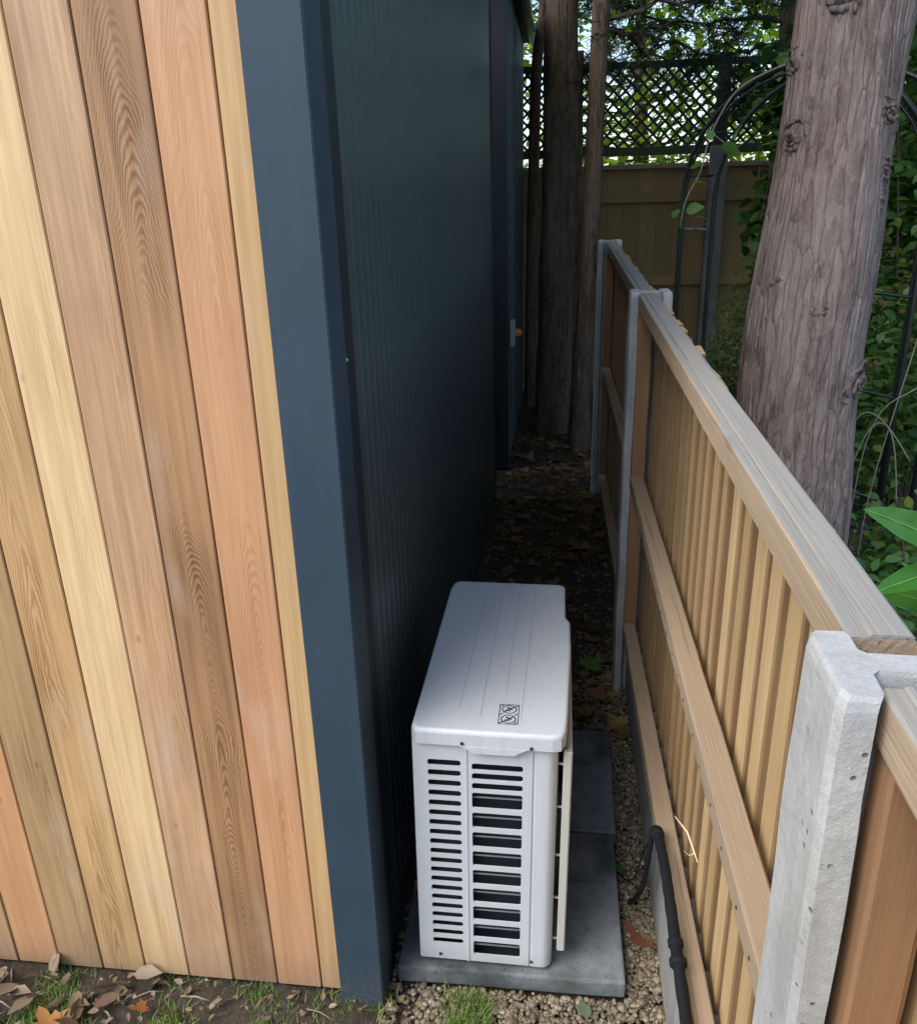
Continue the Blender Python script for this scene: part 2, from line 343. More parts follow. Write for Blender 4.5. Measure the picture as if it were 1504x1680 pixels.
def mat_soil():
    n = NT('damp soil'); v = n.map()
    a = n.noise(v, 3, 5, 0.6); b = n.noise(v, 45, 6, 0.7)
    c = n.mix(b, (0.022, 0.017, 0.012), (0.10, 0.076, 0.054)); c = n.mix(n.ramp(a, [(0.5, 0), (0.7, 0.5)]), c, (0.09, 0.065, 0.04))
    n.col(c); n.rough(0.95); n.bump(b, 1.0, 0.02); return n.m
M['soil'] = mat_soil()
def mat_bark(name, lo, hi, sc=1.0):
    n = NT(name); v = n.tc.outputs['Object']
    w = n.noise(n.map((1, 1, 0.25)), 8*sc, 4, 0.6)
    plate = n.noise(n.map((1, 1, 0.09)), 42*sc, 5, 0.65, 0.6); fine = n.noise(n.map((1, 1, 0.3)), 190*sc, 4, 0.7)
    wv = n.t.nodes.new('ShaderNodeVectorMath'); wv.operation = 'ADD'; n.link(n.map((1, 1, 0.07)), wv.inputs[0])
    wsc = n.t.nodes.new('ShaderNodeVectorMath'); wsc.operation = 'SCALE'; wsc.inputs[3].default_value = 0.035
    wn_ = n.t.nodes.new('ShaderNodeTexNoise'); wn_.inputs['Scale'].default_value = 14*sc; wn_.inputs['Detail'].default_value = 4; n.link(n.map((1, 1, 0.35)), wn_.inputs['Vector'])
    n.link(wn_.outputs['Color'], wsc.inputs[0]); n.link(wsc.outputs[0], wv.inputs[1])
    crack = n.voro(wv.outputs[0], 34*sc, 'DISTANCE_TO_EDGE')
    cross = n.voro(n.map((0.8, 0.8, 1.1)), 46*sc, 'DISTANCE_TO_EDGE')
    fv = n.t.nodes.new('ShaderNodeTexVoronoi'); fv.inputs['Scale'].default_value = 60*sc; n.link(n.map((1, 1, 0.30)), fv.inputs['Vector']); fs_ = n.t.nodes.new('ShaderNodeSeparateColor'); n.link(fv.outputs['Color'], fs_.inputs[0]); flake = fs_.outputs[0]
    f = n.math('ADD', n.math('MULTIPLY', plate, 0.6), n.math('ADD', n.math('MULTIPLY', fine, 0.45), n.math('MULTIPLY', n.math('SUBTRACT', flake, 0.5), 0.16)))
    c = n.mix(n.ramp(f, [(0.35, 0), (0.75, 1)]), lo, hi)
    c = n.mix(n.ramp(w, [(0.45, 0), (0.7, 0.55)]), c, (hi[0]*0.95, hi[1]*1.03, hi[2]*1.10))
    ck = n.math('MULTIPLY', n.ramp(crack, [(0.0, 0.6), (0.02, 0.25), (0.04, 0.0)]), n.ramp(w, [(0.30, 0.35), (0.55, 1.0)]))
    c = n.mix(ck, c, [x*0.35 for x in lo])
    ck2 = n.math('MULTIPLY', n.ramp(cross, [(0.0, 0.22), (0.03, 0.0)]), n.ramp(fine, [(0.45, 0), (0.6, 1)]))
    c = n.mix(ck2, c, [x*0.4 for x in lo])
    lich = n.ramp(n.noise(n.map(), 26*sc, 4, 0.7), [(0.66, 0.0), (0.74, 0.5)])
    c = n.mix(lich, c, (0.36, 0.38, 0.36))
    n.col(c); n.rough(0.92); n.b.inputs['Specular IOR Level'].default_value = 0.2
    h = n.math('ADD', n.math('MULTIPLY', flake, 0.9), n.math('MULTIPLY', n.ramp(cross, [(0, 0), (0.06, 1)]), 0.12))
    h = n.math('ADD', h, n.math('MULTIPLY', n.ramp(crack, [(0, 0), (0.12, 1)]), 1.0)); h = n.math('ADD', h, n.math('ADD', plate, n.math('MULTIPLY', fine, 0.7)))
    n.bump(h, 0.7, 0.005); return n.m
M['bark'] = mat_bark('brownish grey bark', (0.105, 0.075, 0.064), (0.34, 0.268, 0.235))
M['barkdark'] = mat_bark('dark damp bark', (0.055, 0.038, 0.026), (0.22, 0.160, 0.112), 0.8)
M['twig'] = mat_plain('brown twig', (0.08, 0.06, 0.045), 0.8)
M['vine'] = mat_plain('pale vine stem', (0.28, 0.24, 0.17), 0.8)
M['needle'] = mat_leaf('dark conifer needles', [(0.012, 0.028, 0.012), (0.02, 0.045, 0.016), (0.035, 0.06, 0.02)], 0.15)
M['maple'] = mat_leaf('backlit green leaves', [(0.12, 0.21, 0.02), (0.21, 0.32, 0.04), (0.32, 0.38, 0.07)], 0.6)
M['hedge'] = mat_leaf('hedge leaves', [(0.035, 0.09, 0.03), (0.065, 0.15, 0.045), (0.12, 0.22, 0.06)], 0.35)
M['ivy'] = mat_leaf('ivy leaves', [(0.05, 0.13, 0.04), (0.09, 0.21, 0.065), (0.15, 0.29, 0.09), (0.26, 0.31, 0.07)], 0.35, 0.4)
M['darkleaf'] = mat_leaf('dark glossy leaves', [(0.02, 0.06, 0.02), (0.05, 0.12, 0.035), (0.10, 0.20, 0.05)], 0.35, 0.35)
M['litter'] = mat_leaf('fallen leaves', [(0.08, 0.045, 0.02), (0.24, 0.15, 0.05), (0.17, 0.085, 0.035), (0.36, 0.23, 0.08), (0.12, 0.08, 0.05)], 0.1, 0.6)
M['dry'] = mat_leaf('dry brown leaves', [(0.10, 0.06, 0.035), (0.20, 0.14, 0.09), (0.30, 0.23, 0.16), (0.14, 0.08, 0.05)], 0.1, 0.6)
M['grass'] = mat_leaf('grass blades', [(0.07, 0.14, 0.025), (0.14, 0.26, 0.05), (0.22, 0.32, 0.09), (0.32, 0.28, 0.16)], 0.35, 0.5)
def mat_gravel():
    n = NT('pea gravel'); r = n.island()
    c = n.ramp(r, [(0, (0.17, 0.11, 0.07)), (0.2, (0.34, 0.26, 0.16)), (0.4, (0.22, 0.19, 0.15)), (0.6, (0.50, 0.41, 0.28)), (0.8, (0.27, 0.18, 0.11)), (1.0, (0.60, 0.54, 0.42))])
    c = n.mix(0.35, c, n.mix(n.noise(n.map(), 160, 3), (0.5, 0.5, 0.5), (1, 1, 1)), 'MULTIPLY')
    c = n.mix(1.0, c, (0.56, 0.58, 0.54), 'MULTIPLY'); n.col(c); n.rough(0.6); return n.m
M['gravel'] = mat_gravel()

# ------------------------------------------------------------------ ground
def ground():
    n = 120; xs = np.concatenate([np.linspace(-60, -2.2, 12), np.linspace(-2.0, 3.0, n), np.linspace(3.3, 60, 12)])
    ys = np.concatenate([np.linspace(-60, -0.3, 8), np.linspace(0, 9.0, 200), np.linspace(9.5, 80, 16)])
    V = []
    for y in ys:
        for x in xs:
            z = 0.0
            if -2.1 < x < 3.1 and 0 < y < 9:
                z = 0.014*noise.noise((x*9, y*9, 0))+0.02*noise.noise((x*2.2, y*2.2, 3))-0.012
                if y < 1.30: z -= 0.006
                if 1.28 < y < 1.42 and x < -0.42: z += 0.016
                if x > 0.35: z += 0.02
            V.append((x, y, z))
    w = len(xs); F = [(j*w+i, j*w+i+1, (j+1)*w+i+1, (j+1)*w+i) for j in range(len(ys)-1) for i in range(w-1)]
    me = np_mesh('ground', V, F)
    for p in me.polygons: p.use_smooth = True
    o = link('ground', me, M['soil']); o['kind'] = 'structure'
ground()

# ------------------------------------------------------------------ garden room with cedar front
YF = 1.394
room = empty('garden_room', (-0.39, YF, 0), 'garden room with vertical cedar front, blue grey corner trim and dark ribbed side wall', 'garden building')
def P_room(name, me, mat, loc=(0, 0, 0)):  # world coordinates in, parented
    return link(name, me, mat, room, Vector(loc)-room.location)
cedars = {
 1: ((0.56, 0.37, 0.18), (0.34, 0.19, 0.08), 1, 0.12, 0.005, 0.03, 0.09, 0.32),
 2: ((0.56, 0.31, 0.165), (0.35, 0.155, 0.07), 2, 0.45, 0.0050, 0.12, 0.010, 0.32),
 3: ((0.36, 0.20, 0.10), (0.13, 0.062, 0.028), 3, 0.75, 0.0048, 0.24, 0.004, 0.28),
 4: ((0.56, 0.355, 0.21), (0.25, 0.13, 0.06), 4, 0.28, 0.006, 0.05, 0.03, 0.55),
 5: ((0.76, 0.55, 0.30), (0.42, 0.25, 0.10), 5, 0.26, 0.006, 0.03, 0.02, 0.42),
 6: ((0.58, 0.37, 0.17), (0.24, 0.125, 0.045), 6, 0.62, 0.0065, 0.05, -0.01, 0.38),
 7: ((0.42, 0.275, 0.135), (0.20, 0.12, 0.052), 7, 0.32, 0.006, 0.04, 0.02, 0.42),
 8: ((0.58, 0.31, 0.15), (0.36, 0.16, 0.065), 8, 0.2, 0.005, 0.04, 0.0, 0.35),
 9: ((0.42, 0.27, 0.14), (0.21, 0.13, 0.065), 9, 0.35, 0.006, 0.05, 0.0, 0.4)}
cm = {k: mat_cedar('cedar %d' % k, *v) for k, v in cedars.items()}
def board_mesh(w, h):
    """shiplap board: raised face with eased long edges, lapped tongue on the left"""
    prof = [(-w/2, 0.0), (-w/2, -0.006), (-w/2+0.0014, -0.0065), (-w/2+0.0022, -0.0155), (-w/2+0.0044, -0.0174), (w/2-0.003, -0.0178), (w/2-0.0010, -0.0155), (w/2-0.0008, 0.0)]
    bm = bmesh.new(); rows = []
    zs = [0, h]
    for z in zs: rows.append([bm.verts.new((x, y, z)) for x, y in prof])
    n = len(prof)
    for i in range(n): bm.faces.new((rows[0][i], rows[0][(i+1) % n], rows[1][(i+1) % n], rows[1][i]))
    bm.faces.new(rows[0]); bm.faces.new(rows[1][::-1])
    bmesh.ops.recalc_face_normals(bm, faces=bm.faces); return bm_mesh('cladding_board', bm)
edges = [-0.488, -0.541, -0.650, -0.761, -0.872, -0.983, -1.095, -1.208, -1.319, -1.431]
while edges[-1] > -3.6: edges.append(edges[-1]-0.111)
lab = {1: 'narrow honey coloured board beside the corner trim', 2: 'salmon pink board with a pale rub mark', 3: 'darker brown board with strong wavy ring figure',
       5: 'palest cream yellow board', 8: 'orange toned board'}
for k in range(len(edges)-1):
    a, b = edges[k+1], edges[k]; me = board_mesh(b-a, 2.80)
    idx = k+1 if k < 9 else 1+(k*5) % 9
    o = P_room('cladding_board', me, cm[idx], ((a+b)/2, YF+0.0178+random.uniform(-.0006, .0006), 0.020+0.0*k))
    if (k+1) in lab: o['label'] = lab[k+1]
# backing behind the boards
P_room('wall_frame', box_mesh('wall_frame', (-3.7, 1.414, 0.03), (-0.415, 4.88, 2.80)), M['black'])
# pale rub mark is in the material; corner trim as folded sheet
bm = bmesh.new()
prism(bm, [(-0.4875, 1.440), (-0.4875, 1.372), (-0.3868, 1.372), (-0.3868, 1.4735), (-0.392, 1.4735), (-0.392, 1.3775), (-0.482, 1.3775), (-0.482, 1.440)], -0.045, 2.86)
bmesh.ops.bevel(bm, geom=[e for e in bm.edges if abs(e.verts[0].co.z-e.verts[1].co.z) > 1 and min(abs(e.verts[0].co.x+0.3868), 9) < 1e-4 and abs(e.verts[0].co.y-1.372) < 1e-4], offset=0.0022, segments=3, affect='EDGES')
P_room('corner_trim', bm_mesh('corner_trim', bm), M['trim'])
# darker flashing strip on the side face, next to the corner
P_room('side_flashing', box_mesh('side_flashing', (-0.4145, 1.4740, -0.02), (-0.3895, 1.548, 2.86), 0.001), M['trimdark'])
for z in (1.502,):
    bm = bmesh.new(); bmesh.ops.create_uvsphere(bm, u_segments=8, v_segments=5, radius=0.004)
    P_room('rivet', bm_mesh('rivet', bm, True), M['galv'], (-0.389, 1.480, z))
# ribbed sheet wall
def ribbed(y0, y1, x, pitch, depth, z0, z1, bulge=0.0):
    pts = []; y = y0
    while y < y1-1e-6:
        for dy, dx in ((0, 0), (0.18, 0), (0.24, depth), (0.40, depth), (0.46, 0)):
            yy = y+dy*pitch
            if yy < y1: pts.append((yy, x+dx))
        y += pitch
    pts.append((y1, x)); nz = 24; V = []; F = []
    for j in range(nz+1):
        z = z0+(z1-z0)*j/nz
        for (yy, xx) in pts:
            V.append((xx+0.0022*noise.noise((yy*1.3, z*1.1, 5))+0.0008*noise.noise((yy*9, z*0.8, 1)), yy, z))
    w = len(pts)
    for j in range(nz):
        for i in range(w-1): F.append((j*w+i, j*w+i+1, (j+1)*w+i+1, (j+1)*w+i))
    me = np_mesh('wall_sheet', V, F); return me
P_room('wall_sheet', ribbed(1.5485, 4.86, -0.394, 0.055, 0.0010, 0.02, 2.84), M['steel'])
P_room('wall_end_trim', box_mesh('wall_end_trim', (-0.46, 4.862, -0.02), (-0.388, 4.90, 2.86), 0.002), M['trimdark'])
P_room('roof', box_mesh('roof', (-3.8, 1.33, 2.865), (-0.36, 4.96, 2.98), 0.006), M['trim'])
P_room('base_rail', box_mesh('base_rail', (-3.7, 1.409, -0.03), (-0.49, 1.4135, 0.0295)), M['black'])

# ------------------------------------------------------------------ second shed behind
shed = empty('shed', (-0.345, 5.45, 0), 'narrow dark metal shed standing in the shade behind the garden room', 'shed')
def P_shed(name, me, mat): return link(name, me, mat, shed, -shed.location)
P_shed('wall_frame', box_mesh('wall_frame', (-2.6, 5.46, 0), (-0.38, 7.75, 2.92)), M['black'])
P_shed('wall_sheet', ribbed(5.50, 7.72, -0.352, 0.06, 0.006, 0.02, 2.92), M['steel'])
P_shed('corner_trim', box_mesh('corner_trim', (-0.41, 5.45, 0), (-0.346, 5.497, 2.93), 0.002), M['trimdark'])
P_shed('eaves_trim', box_mesh('eaves_trim', (-2.7, 5.35, 2.935), (-0.30, 7.9, 3.03), 0.004), M['trim'])
gut = tubes_mesh('gutter', [([(-0.27, 5.3, 2.955), (-0.27, 7.9, 2.94)], 0.035, dict(n=10))])
link('gutter', gut, M['galv'], shed, -shed.location)

# socket on the shed corner
sock = empty('outdoor_socket', (-0.338, 5.62, 0.90), 'small white outdoor socket with an orange plug, low on the far dark wall', 'socket')
link('back_plate', box_mesh('back_plate', (-0.0, -0.045, -0.085), (0.030, 0.045, 0.085), 0.003, 2), M['white'], sock)
bm = bmesh.new(); bmesh.ops.create_cone(bm, cap_ends=True, segments=14, radius1=0.034, radius2=0.022, depth=0.05, matrix=Matrix.Translation((0.047, 0, 0.0)) @ Matrix.Rotation(R(90), 4, 'Y'))
pl = link('plug', bm_mesh('plug', bm, True), mat_plain('orange plug plastic', (0.75, 0.24, 0.05), 0.4), sock); pl['label'] = 'orange plug'
bm = bmesh.new(); bmesh.ops.create_cone(bm, cap_ends=True, segments=10, radius1=0.014, radius2=0.010, depth=0.02, matrix=Matrix.Translation((0.078, 0, -0.004)) @ Matrix.Rotation(R(90), 4, 'Y'))
link('cable_gland', bm_mesh('cable_gland', bm, True), mat_plain('red plastic', (0.5, 0.05, 0.02), 0.4), pl)

# ------------------------------------------------------------------ paving slabs under the unit
def slab_mesh(w, d, h):
    bm = bmesh.new(); box(bm, (-w/2, -d/2, 0), (w/2, d/2, h), 0.006, 2)
    bmesh.ops.subdivide_edges(bm, edges=[e for e in bm.edges if e.calc_length() > 0.2], cuts=7, use_grid_fill=True)
    for v in bm.verts:
        q = v.co*6; v.co += Vector((noise.noise(q), noise.noise(q+Vector((9, 0, 0))), 0.5*noise.noise(q+Vector((0, 9, 0)))))*0.0022
    return bm_mesh('paving_slab', bm)
me = slab_mesh(0.541, 0.486, 0.05); me.materials.append(M['slab'])
s1 = tag(link('paving_slab', me, None, None, (-0.0965, 1.687, 0.0), (0, 0, R(0.4))), 'grey concrete slab under the front half of the white unit', 'paving slab', 'slabs under the heat pump')
s2 = tag(link('paving_slab', me, None, None, (-0.087, 2.183, 0.0), (0, 0, R(-0.6))), 'grey concrete slab under the rear half of the white unit', 'paving slab', 'slabs under the heat pump')

# ------------------------------------------------------------------ heat pump unit
ac = empty('air_conditioner', (-0.15, 1.46, 0.05), 'white outdoor air conditioning unit with slotted end panel, on the concrete slabs', 'air conditioner')
acl = -ac.location
def P_ac(name, me, mat, parent=None): return link(name, me, mat, parent or ac, acl if parent is None else None)
X0, X1, YA, YB, ZB, ZT = -0.307, 0.001, 1.460, 2.150, 0.064, 0.687
# end panel: sheet with real openings, built from a grid of cut lines
openings = []
n1 = 19
for i in range(n1+1-1+1-1):
    pass
z_top, z_bot = 0.6335, 0.1215
for i in range(20):
    z = z_top+(z_bot-z_top)*i/19; openings.append((-0.279+0.0*i, -0.207, z-0.0080, z+0.0080))
for z in (0.628, 0.603, 0.577): openings.append((-0.183, -0.073, z-0.0085, z+0.0085))
zt_, zb_ = 0.539, 0.107
for i in range(9):
    z = zt_+(zb_-zt_)*i/8; openings.append((-0.183, -0.0735, z-0.0205, z+0.0205))
def panel_with_holes():
    t = 0.004; rc = 0.0045
    left = [o for o in openings if o[1] < -0.2]; right = [o for o in openings if o[1] > -0.2]
    bm = bmesh.new(); n_c = 3
    def rrect(a, b, c, d, r):
        r = min(r, (d-c)/2*0.98); pts = []
        for cx, cz, s in ((b-r, c+r, -90), (b-r, d-r, 0), (a+r, d-r, 90), (a+r, c+r, 180)):
            for k in range(n_c+1): w = R(s+90*k/n_c); pts.append((cx+r*math.cos(w), cz+r*math.sin(w)))
        return pts
    def cell(x0, x1, z0, z1, o):
        hole = rrect(*o, 0.0055 if (o[3]-o[2]) < 0.02 else rc)
        # quad ring from the cell border to the hole
        m = n_c+1; front_h = [bm.verts.new((x, YA, z)) for x, z in hole]; back_h = [bm.verts.new((x, YA+t, z)) for x, z in hole]
        cs = [bm.verts.new((x, YA, z)) for x, z in ((x1, z0), (x1, z1), (x0, z1), (x0, z0))]
        N = len(hole)
        for i in range(N):
            q = i//m; j = (i+1) % N
            if (i+1) % m == 0:
                bm.faces.new((front_h[i], front_h[j], cs[(q+1) % 4], cs[q]))
            else: bm.faces.new((front_h[i], front_h[j], cs[q]))
            bm.faces.new((front_h[i], back_h[i], back_h[j], front_h[j]))
    for grp, xa, xb in ((left, X0, -0.198), (right, -0.192, -0.060)):
        g = sorted(grp, key=lambda o: -o[2]); z1 = ZT-0.0
        for k, o in enumerate(g):
            z0 = (o[2]+g[k+1][3])/2 if k+1 < len(g) else ZB
            cell(xa, xb, z0, z1, o); z1 = z0
    # vertical seam recess between the two columns, plain fold on the right
    def quad(a, b, c, d): bm.faces.new([bm.verts.new(p) for p in (a, b, c, d)])
    prof = [(-0.198, YA), (-0.1970, YA-0.002), (-0.1930, YA-0.002), (-0.192, YA)]
    for p, q in zip(prof, prof[1:]): quad((p[0], p[1], ZB), (q[0], q[1], ZB), (q[0], q[1], ZT), (p[0], p[1], ZT))
    # right part: groove then rounded corner
    prof = [(-0.060, YA), (-0.053, YA), (-0.0515, YA+0.0035), (-0.048, YA+0.0035), (-0.0455, YA-0.001), (-0.030, YA-0.001)]
    for k in range(7):
        w = R(90*k/6); prof.append((X1-0.024+0.024*math.sin(w), YA-0.001+0.024*(1-math.cos(w))))
    prof.append((X1, YB))
    prof.append((X1-0.002, YB))
    for p, q in zip(prof, prof[1:]): quad((p[0], p[1], ZB), (q[0], q[1], ZB), (q[0], q[1], ZT), (p[0], p[1], ZT))
    # rounded left corner and a short return
    prof = [(X0, YA+0.05), (X0, YA+0.006), (X0+0.0, YA)]
    prof = [(X0-0.006, YA+0.045), (X0-0.006, YA+0.008), (X0-0.004, YA+0.002), (X0, YA)]
    for p, q in zip(prof, prof[1:]): quad((p[0], p[1], ZB), (q[0], q[1], ZB), (q[0], q[1], ZT), (p[0], p[1], ZT))
    # bottom and lower fold
    quad((X0, YA, ZB), (-0.001-0.02, YA, ZB), (-0.021, YA+0.02, ZB-0.006), (X0, YA+0.02, ZB-0.006))
    bmesh.ops.remove_doubles(bm, verts=bm.verts, dist=0.00015); bmesh.ops.recalc_face_normals(bm, faces=bm.faces)
    me = bm_mesh('end_panel', bm); return me
panel = P_ac('end_panel', panel_with_holes(), M['white'])
# round the lower corners a touch with a base tray
P_ac('base_tray', box_mesh('base_tray', (X0+0.006, YA+0.012, 0.0585), (X1-0.006, YB-0.005, 0.0635), 0.003), M['black'])
# coil block seen through the openings, set back; dark
P_ac('coil', box_mesh('coil', (X0+0.004, YA+0.034, 0.068), (-0.195, YB-0.02, 0.668)), M['coil'])
inn = P_ac('inner_casing', box_mesh('inner_casing', (-0.194, YA+0.055, 0.068), (X1-0.006, YB-0.02, 0.667)), M['coil'])
bm = bmesh.new()
for i in range(9):
    z = 0.539-0.054*i+0.004
    box(bm, (-0.188, YA+0.010, z-0.005), (-0.065, YA+0.0125, z-0.0022))
tag(P_ac('inner_bars', bm_mesh('inner_bars', bm), M['coilbar']), kind='stuff')
P_ac('rear_panel', box_mesh('rear_panel', (X0, YB-0.012, 0.064), (X1, YB, 0.671), 0.003), M['white'])
# lid with overhang, tab and rounded corners
def lid():
    out = [(-0.3115, 1.463), (-0.3105, 2.11), (-0.305, 2.150), (-0.300, 2.160), (-0.290, 2.166), (0.000, 2.166), (0.010, 2.160), (0.0145, 2.148), (0.0150, 1.975), (0.0270, 1.945), (0.0275, 1.80), (0.0190, 1.52), (0.0150, 1.470), (0.006, 1.4505), (-0.012, 1.446), (-0.300, 1.449)]
    out = out[::-1]
    bm = bmesh.new()
    levels = [(0.6885, 0.0), (0.7165, 0.0), (0.7230, 0.0012), (0.7254, 0.0035), (0.7262, 0.0075)]
    c = Vector((-0.148, 1.81)); loops = []
    for z, ins in levels:
        row = []
        for x, y in out:
            dx = ins if x < c.x else -ins; dy = ins if y < c.y else -ins
            row.append(bm.verts.new((x+dx, y+dy, z)))
        loops.append(row)
    n = len(out)
    for a, b in zip(loops, loops[1:]):
        for i in range(n): bm.faces.new((a[i], a[(i+1) % n], b[(i+1) % n], b[i]))
    bm.faces.new(loops[-1]); bm.faces.new(loops[0][::-1])
    bmesh.ops.recalc_face_normals(bm, faces=bm.faces)
    me = bm_mesh('lid', bm)
    for p in me.polygons: p.use_smooth = abs(p.normal.z) < 0.999 and p.normal.z > 0.05
    return me
lid_o = P_ac('lid', lid(), M['white'])
# folded tab on the lid front
bm = bmesh.new()
tab = [(-0.205, 0.6882), (-0.188, 0.6790), (-0.178, 0.6725), (-0.092, 0.6725), (-0.082, 0.6790), (-0.066, 0.6882)]
a = [bm.verts.new((x, 1.4458, z)) for x, z in tab]; b = [bm.verts.new((x, 1.4530, z)) for x, z in tab]
bm.faces.new(a); bm.faces.new(b[::-1])
for i in range(len(tab)): bm.faces.new((a[i], a[(i+1) % len(tab)], b[(i+1) % len(tab)], b[i]))
bmesh.ops.recalc_face_normals(bm, faces=bm.faces)
link('lid_tab', bm_mesh('lid_tab', bm), M['white'], lid_o)
bm = bmesh.new()
for xa, ya, xb, yb in ((-0.216, 1.53, -0.203, 2.12), (-0.168, 1.50, -0.160, 2.12), (-0.081, 1.49, -0.068, 2.13), (-0.118, 1.60, -0.112, 2.13)):
    d = 0.0009; v = [bm.verts.new(p) for p in ((xa-d, ya, 0.7266), (xa+d, ya, 0.7266), (xb+d, yb, 0.7266), (xb-d, yb, 0.7266))]; bm.faces.new(v)
link('lid_grooves', bm_mesh('lid_grooves', bm), M['groove'], lid_o)
# printed warning mark: a rectangle with two crossed circles
def ring(bm, cx, cy, rx, ry, w, z, n=20):
    a = [bm.verts.new((cx+rx*math.cos(2*math.pi*k/n), cy+ry*math.sin(2*math.pi*k/n), z)) for k in range(n)]
    b = [bm.verts.new((cx+(rx-w)*math.cos(2*math.pi*k/n), cy+(ry-w)*math.sin(2*math.pi*k/n), z)) for k in range(n)]
    for k in range(n): bm.faces.new((a[k], a[(k+1) % n], b[(k+1) % n], b[k]))
def stroke(bm, x0, y0, x1, y1, w, z):
    d = Vector((x1-x0, y1-y0)).normalized(); q = Vector((-d.y, d.x))*w/2
    bm.faces.new([bm.verts.new(p) for p in ((x0-q.x, y0-q.y, z), (x1-q.x, y1-q.y, z), (x1+q.x, y1+q.y, z), (x0+q.x, y0+q.y, z))])
bm = bmesh.new(); lx0, lx1, ly0, ly1 = -0.1285, -0.087, 1.481, 1.553; zz = 0.7270
for q in ((lx0, ly0, lx1, ly0), (lx1, ly0, lx1, ly1), (lx1, ly1, lx0, ly1), (lx0, ly1, lx0, ly0)): stroke(bm, *q, 0.0016, zz)
for cy in (1.499, 1.535):
    cx = (lx0+lx1)/2; ring(bm, cx, cy, 0.0165, 0.0155, 0.0022, zz+0.0001)
    stroke(bm, cx-0.012, cy-0.011, cx+0.012, cy+0.011, 0.0028, zz+0.0002)
    stroke(bm, cx-0.005, cy+0.007, cx+0.006, cy-0.001, 0.0042, zz+0.0003); stroke(bm, cx-0.008, cy-0.003, cx+0.002, cy-0.006, 0.003, zz+0.0004)
for cx_, cy_ in ((lx0+.005, ly0+.005), (lx1-.005, ly0+.005), (lx0+.005, ly1-.005), (lx1-.005, ly1-.005), (lx0+.005, 1.517), (lx1-.005, 1.517)):
    stroke(bm, cx_-.003, cy_-.003, cx_+.003, cy_+.003, 0.0022, zz+0.0001)
wl = link('warning_mark', bm_mesh('warning_mark', bm), M['ink'], lid_o); wl['label'] = 'black printed box with two crossed out circles'
# screws
def screw(x, y, z, parent=None):
    bm = bmesh.new(); bmesh.ops.create_cone(bm, cap_ends=True, segments=10, radius1=0.0042, radius2=0.0034, depth=0.003, matrix=Matrix.Translation((x, y, z)) @ Matrix.Rotation(R(90), 4, 'X'))
    box(bm, (x-0.003, y-0.0022, z-0.0005), (x+0.003, y-0.0014, z+0.0005))
    P_ac('screw', bm_mesh('screw', bm), M['screw'])
for x, y, z in ((-0.202, 1.4455, 0.696), (-0.056, 1.4450, 0.694), (-0.262, 1.4575, 0.080), (-0.046, 1.4585, 0.0785)): screw(x, y, z)
# fan grille on the side facing the fence
gr = link('fan_grille', None, None, ac, acl)
gx = 0.027
its = []
frame = [(gx, 1.482, 0.10), (gx, 1.925, 0.10), (gx, 1.935, 0.665), (gx, 1.482, 0.665), (gx, 1.482, 0.10)]
bm = bmesh.new()
box(bm, (gx-0.015, 1.476, 0.100), (gx+0.004, 1.490, 0.668), 0.003); box(bm, (gx-0.006, 1.926, 0.100), (gx+0.004, 1.938, 0.668), 0.002)
box(bm, (gx-0.0055, 1.4905, 0.101), (gx+0.0035, 1.9255, 0.111), 0.002); box(bm, (gx-0.0055, 1.4905, 0.657), (gx+0.0035, 1.9255, 0.667), 0.002)
link('grille_frame', bm_mesh('grille_frame', bm), M['cream'], ac, acl)
bpy.data.objects.remove(gr)
wires = []
for k in range(19):
    z = 0.135+k*0.028; wires.append(([(gx-0.001, 1.484, z), (gx-0.001, 1.93, z)], 0.0016, dict(n=5)))
for k in range(6): y = 1.56+k*0.07; wires.append(([(gx-0.003, y, 0.105), (gx-0.003, y, 0.66)], 0.002, dict(n=5)))
gw = link('grille_wires', tubes_mesh('grille_wires', wires), M['cream'], ac, acl)
for z in (0.635, 0.520, 0.385, 0.260, 0.135):
    for y in (1.485, 1.93):
        link('grille_strut', tubes_mesh('grille_strut', [([(0.000, y+0.004, z-0.006), (0.020, y+0.001, z-0.005), (gx-0.012, y, z+0.006)], 0.0032, dict(n=6))]), M['cream'], ac, acl)
# fan opening and blades behind the grille
bm = bmesh.new(); bmesh.ops.create_cone(bm, cap_ends=True, segments=40, radius1=0.205, radius2=0.205, depth=0.004, matrix=Matrix.Translation((X1+0.0025, 1.705, 0.385)) @ Matrix.Rotation(R(90), 4, 'Y'))
P_ac('fan_opening', bm_mesh('fan_opening', bm), M['black'])
bm = bmesh.new()
for k in range(3):
    a0 = 2*math.pi*k/3; pts = []
    for rr, w0, w1, tx in ((0.04, -0.3, 0.5, 0.0), (0.12, -0.35, 0.65, 0.0), (0.195, -0.2, 0.75, 0.0)):
        pts.append([bm.verts.new((X1+0.007+(0.018 if w == w1 else 0.0), 1.705+rr*math.cos(a0+w), 0.385+rr*math.sin(a0+w))) for w in (w0, w1)])
    for p, q in zip(pts, pts[1:]): bm.faces.new((p[0], p[1], q[1], q[0]))
bmesh.ops.create_cone(bm, cap_ends=True, segments=20, radius1=0.05, radius2=0.045, depth=0.02, matrix=Matrix.Translation((X1+0.014, 1.705, 0.385)) @ Matrix.Rotation(R(90), 4, 'Y'))
P_ac('fan', bm_mesh('fan', bm), M['coil'])
for x in (-0.255, -0.05):
    for y in (1.56, 2.05): P_ac('foot', box_mesh('foot', (x-0.03, y-0.02, 0.0515), (x+0.03, y+0.02, 0.0580), 0.002), M['black'])

ac.rotation_euler = (0, R(0.75), 0); ac.location.z += 0.002
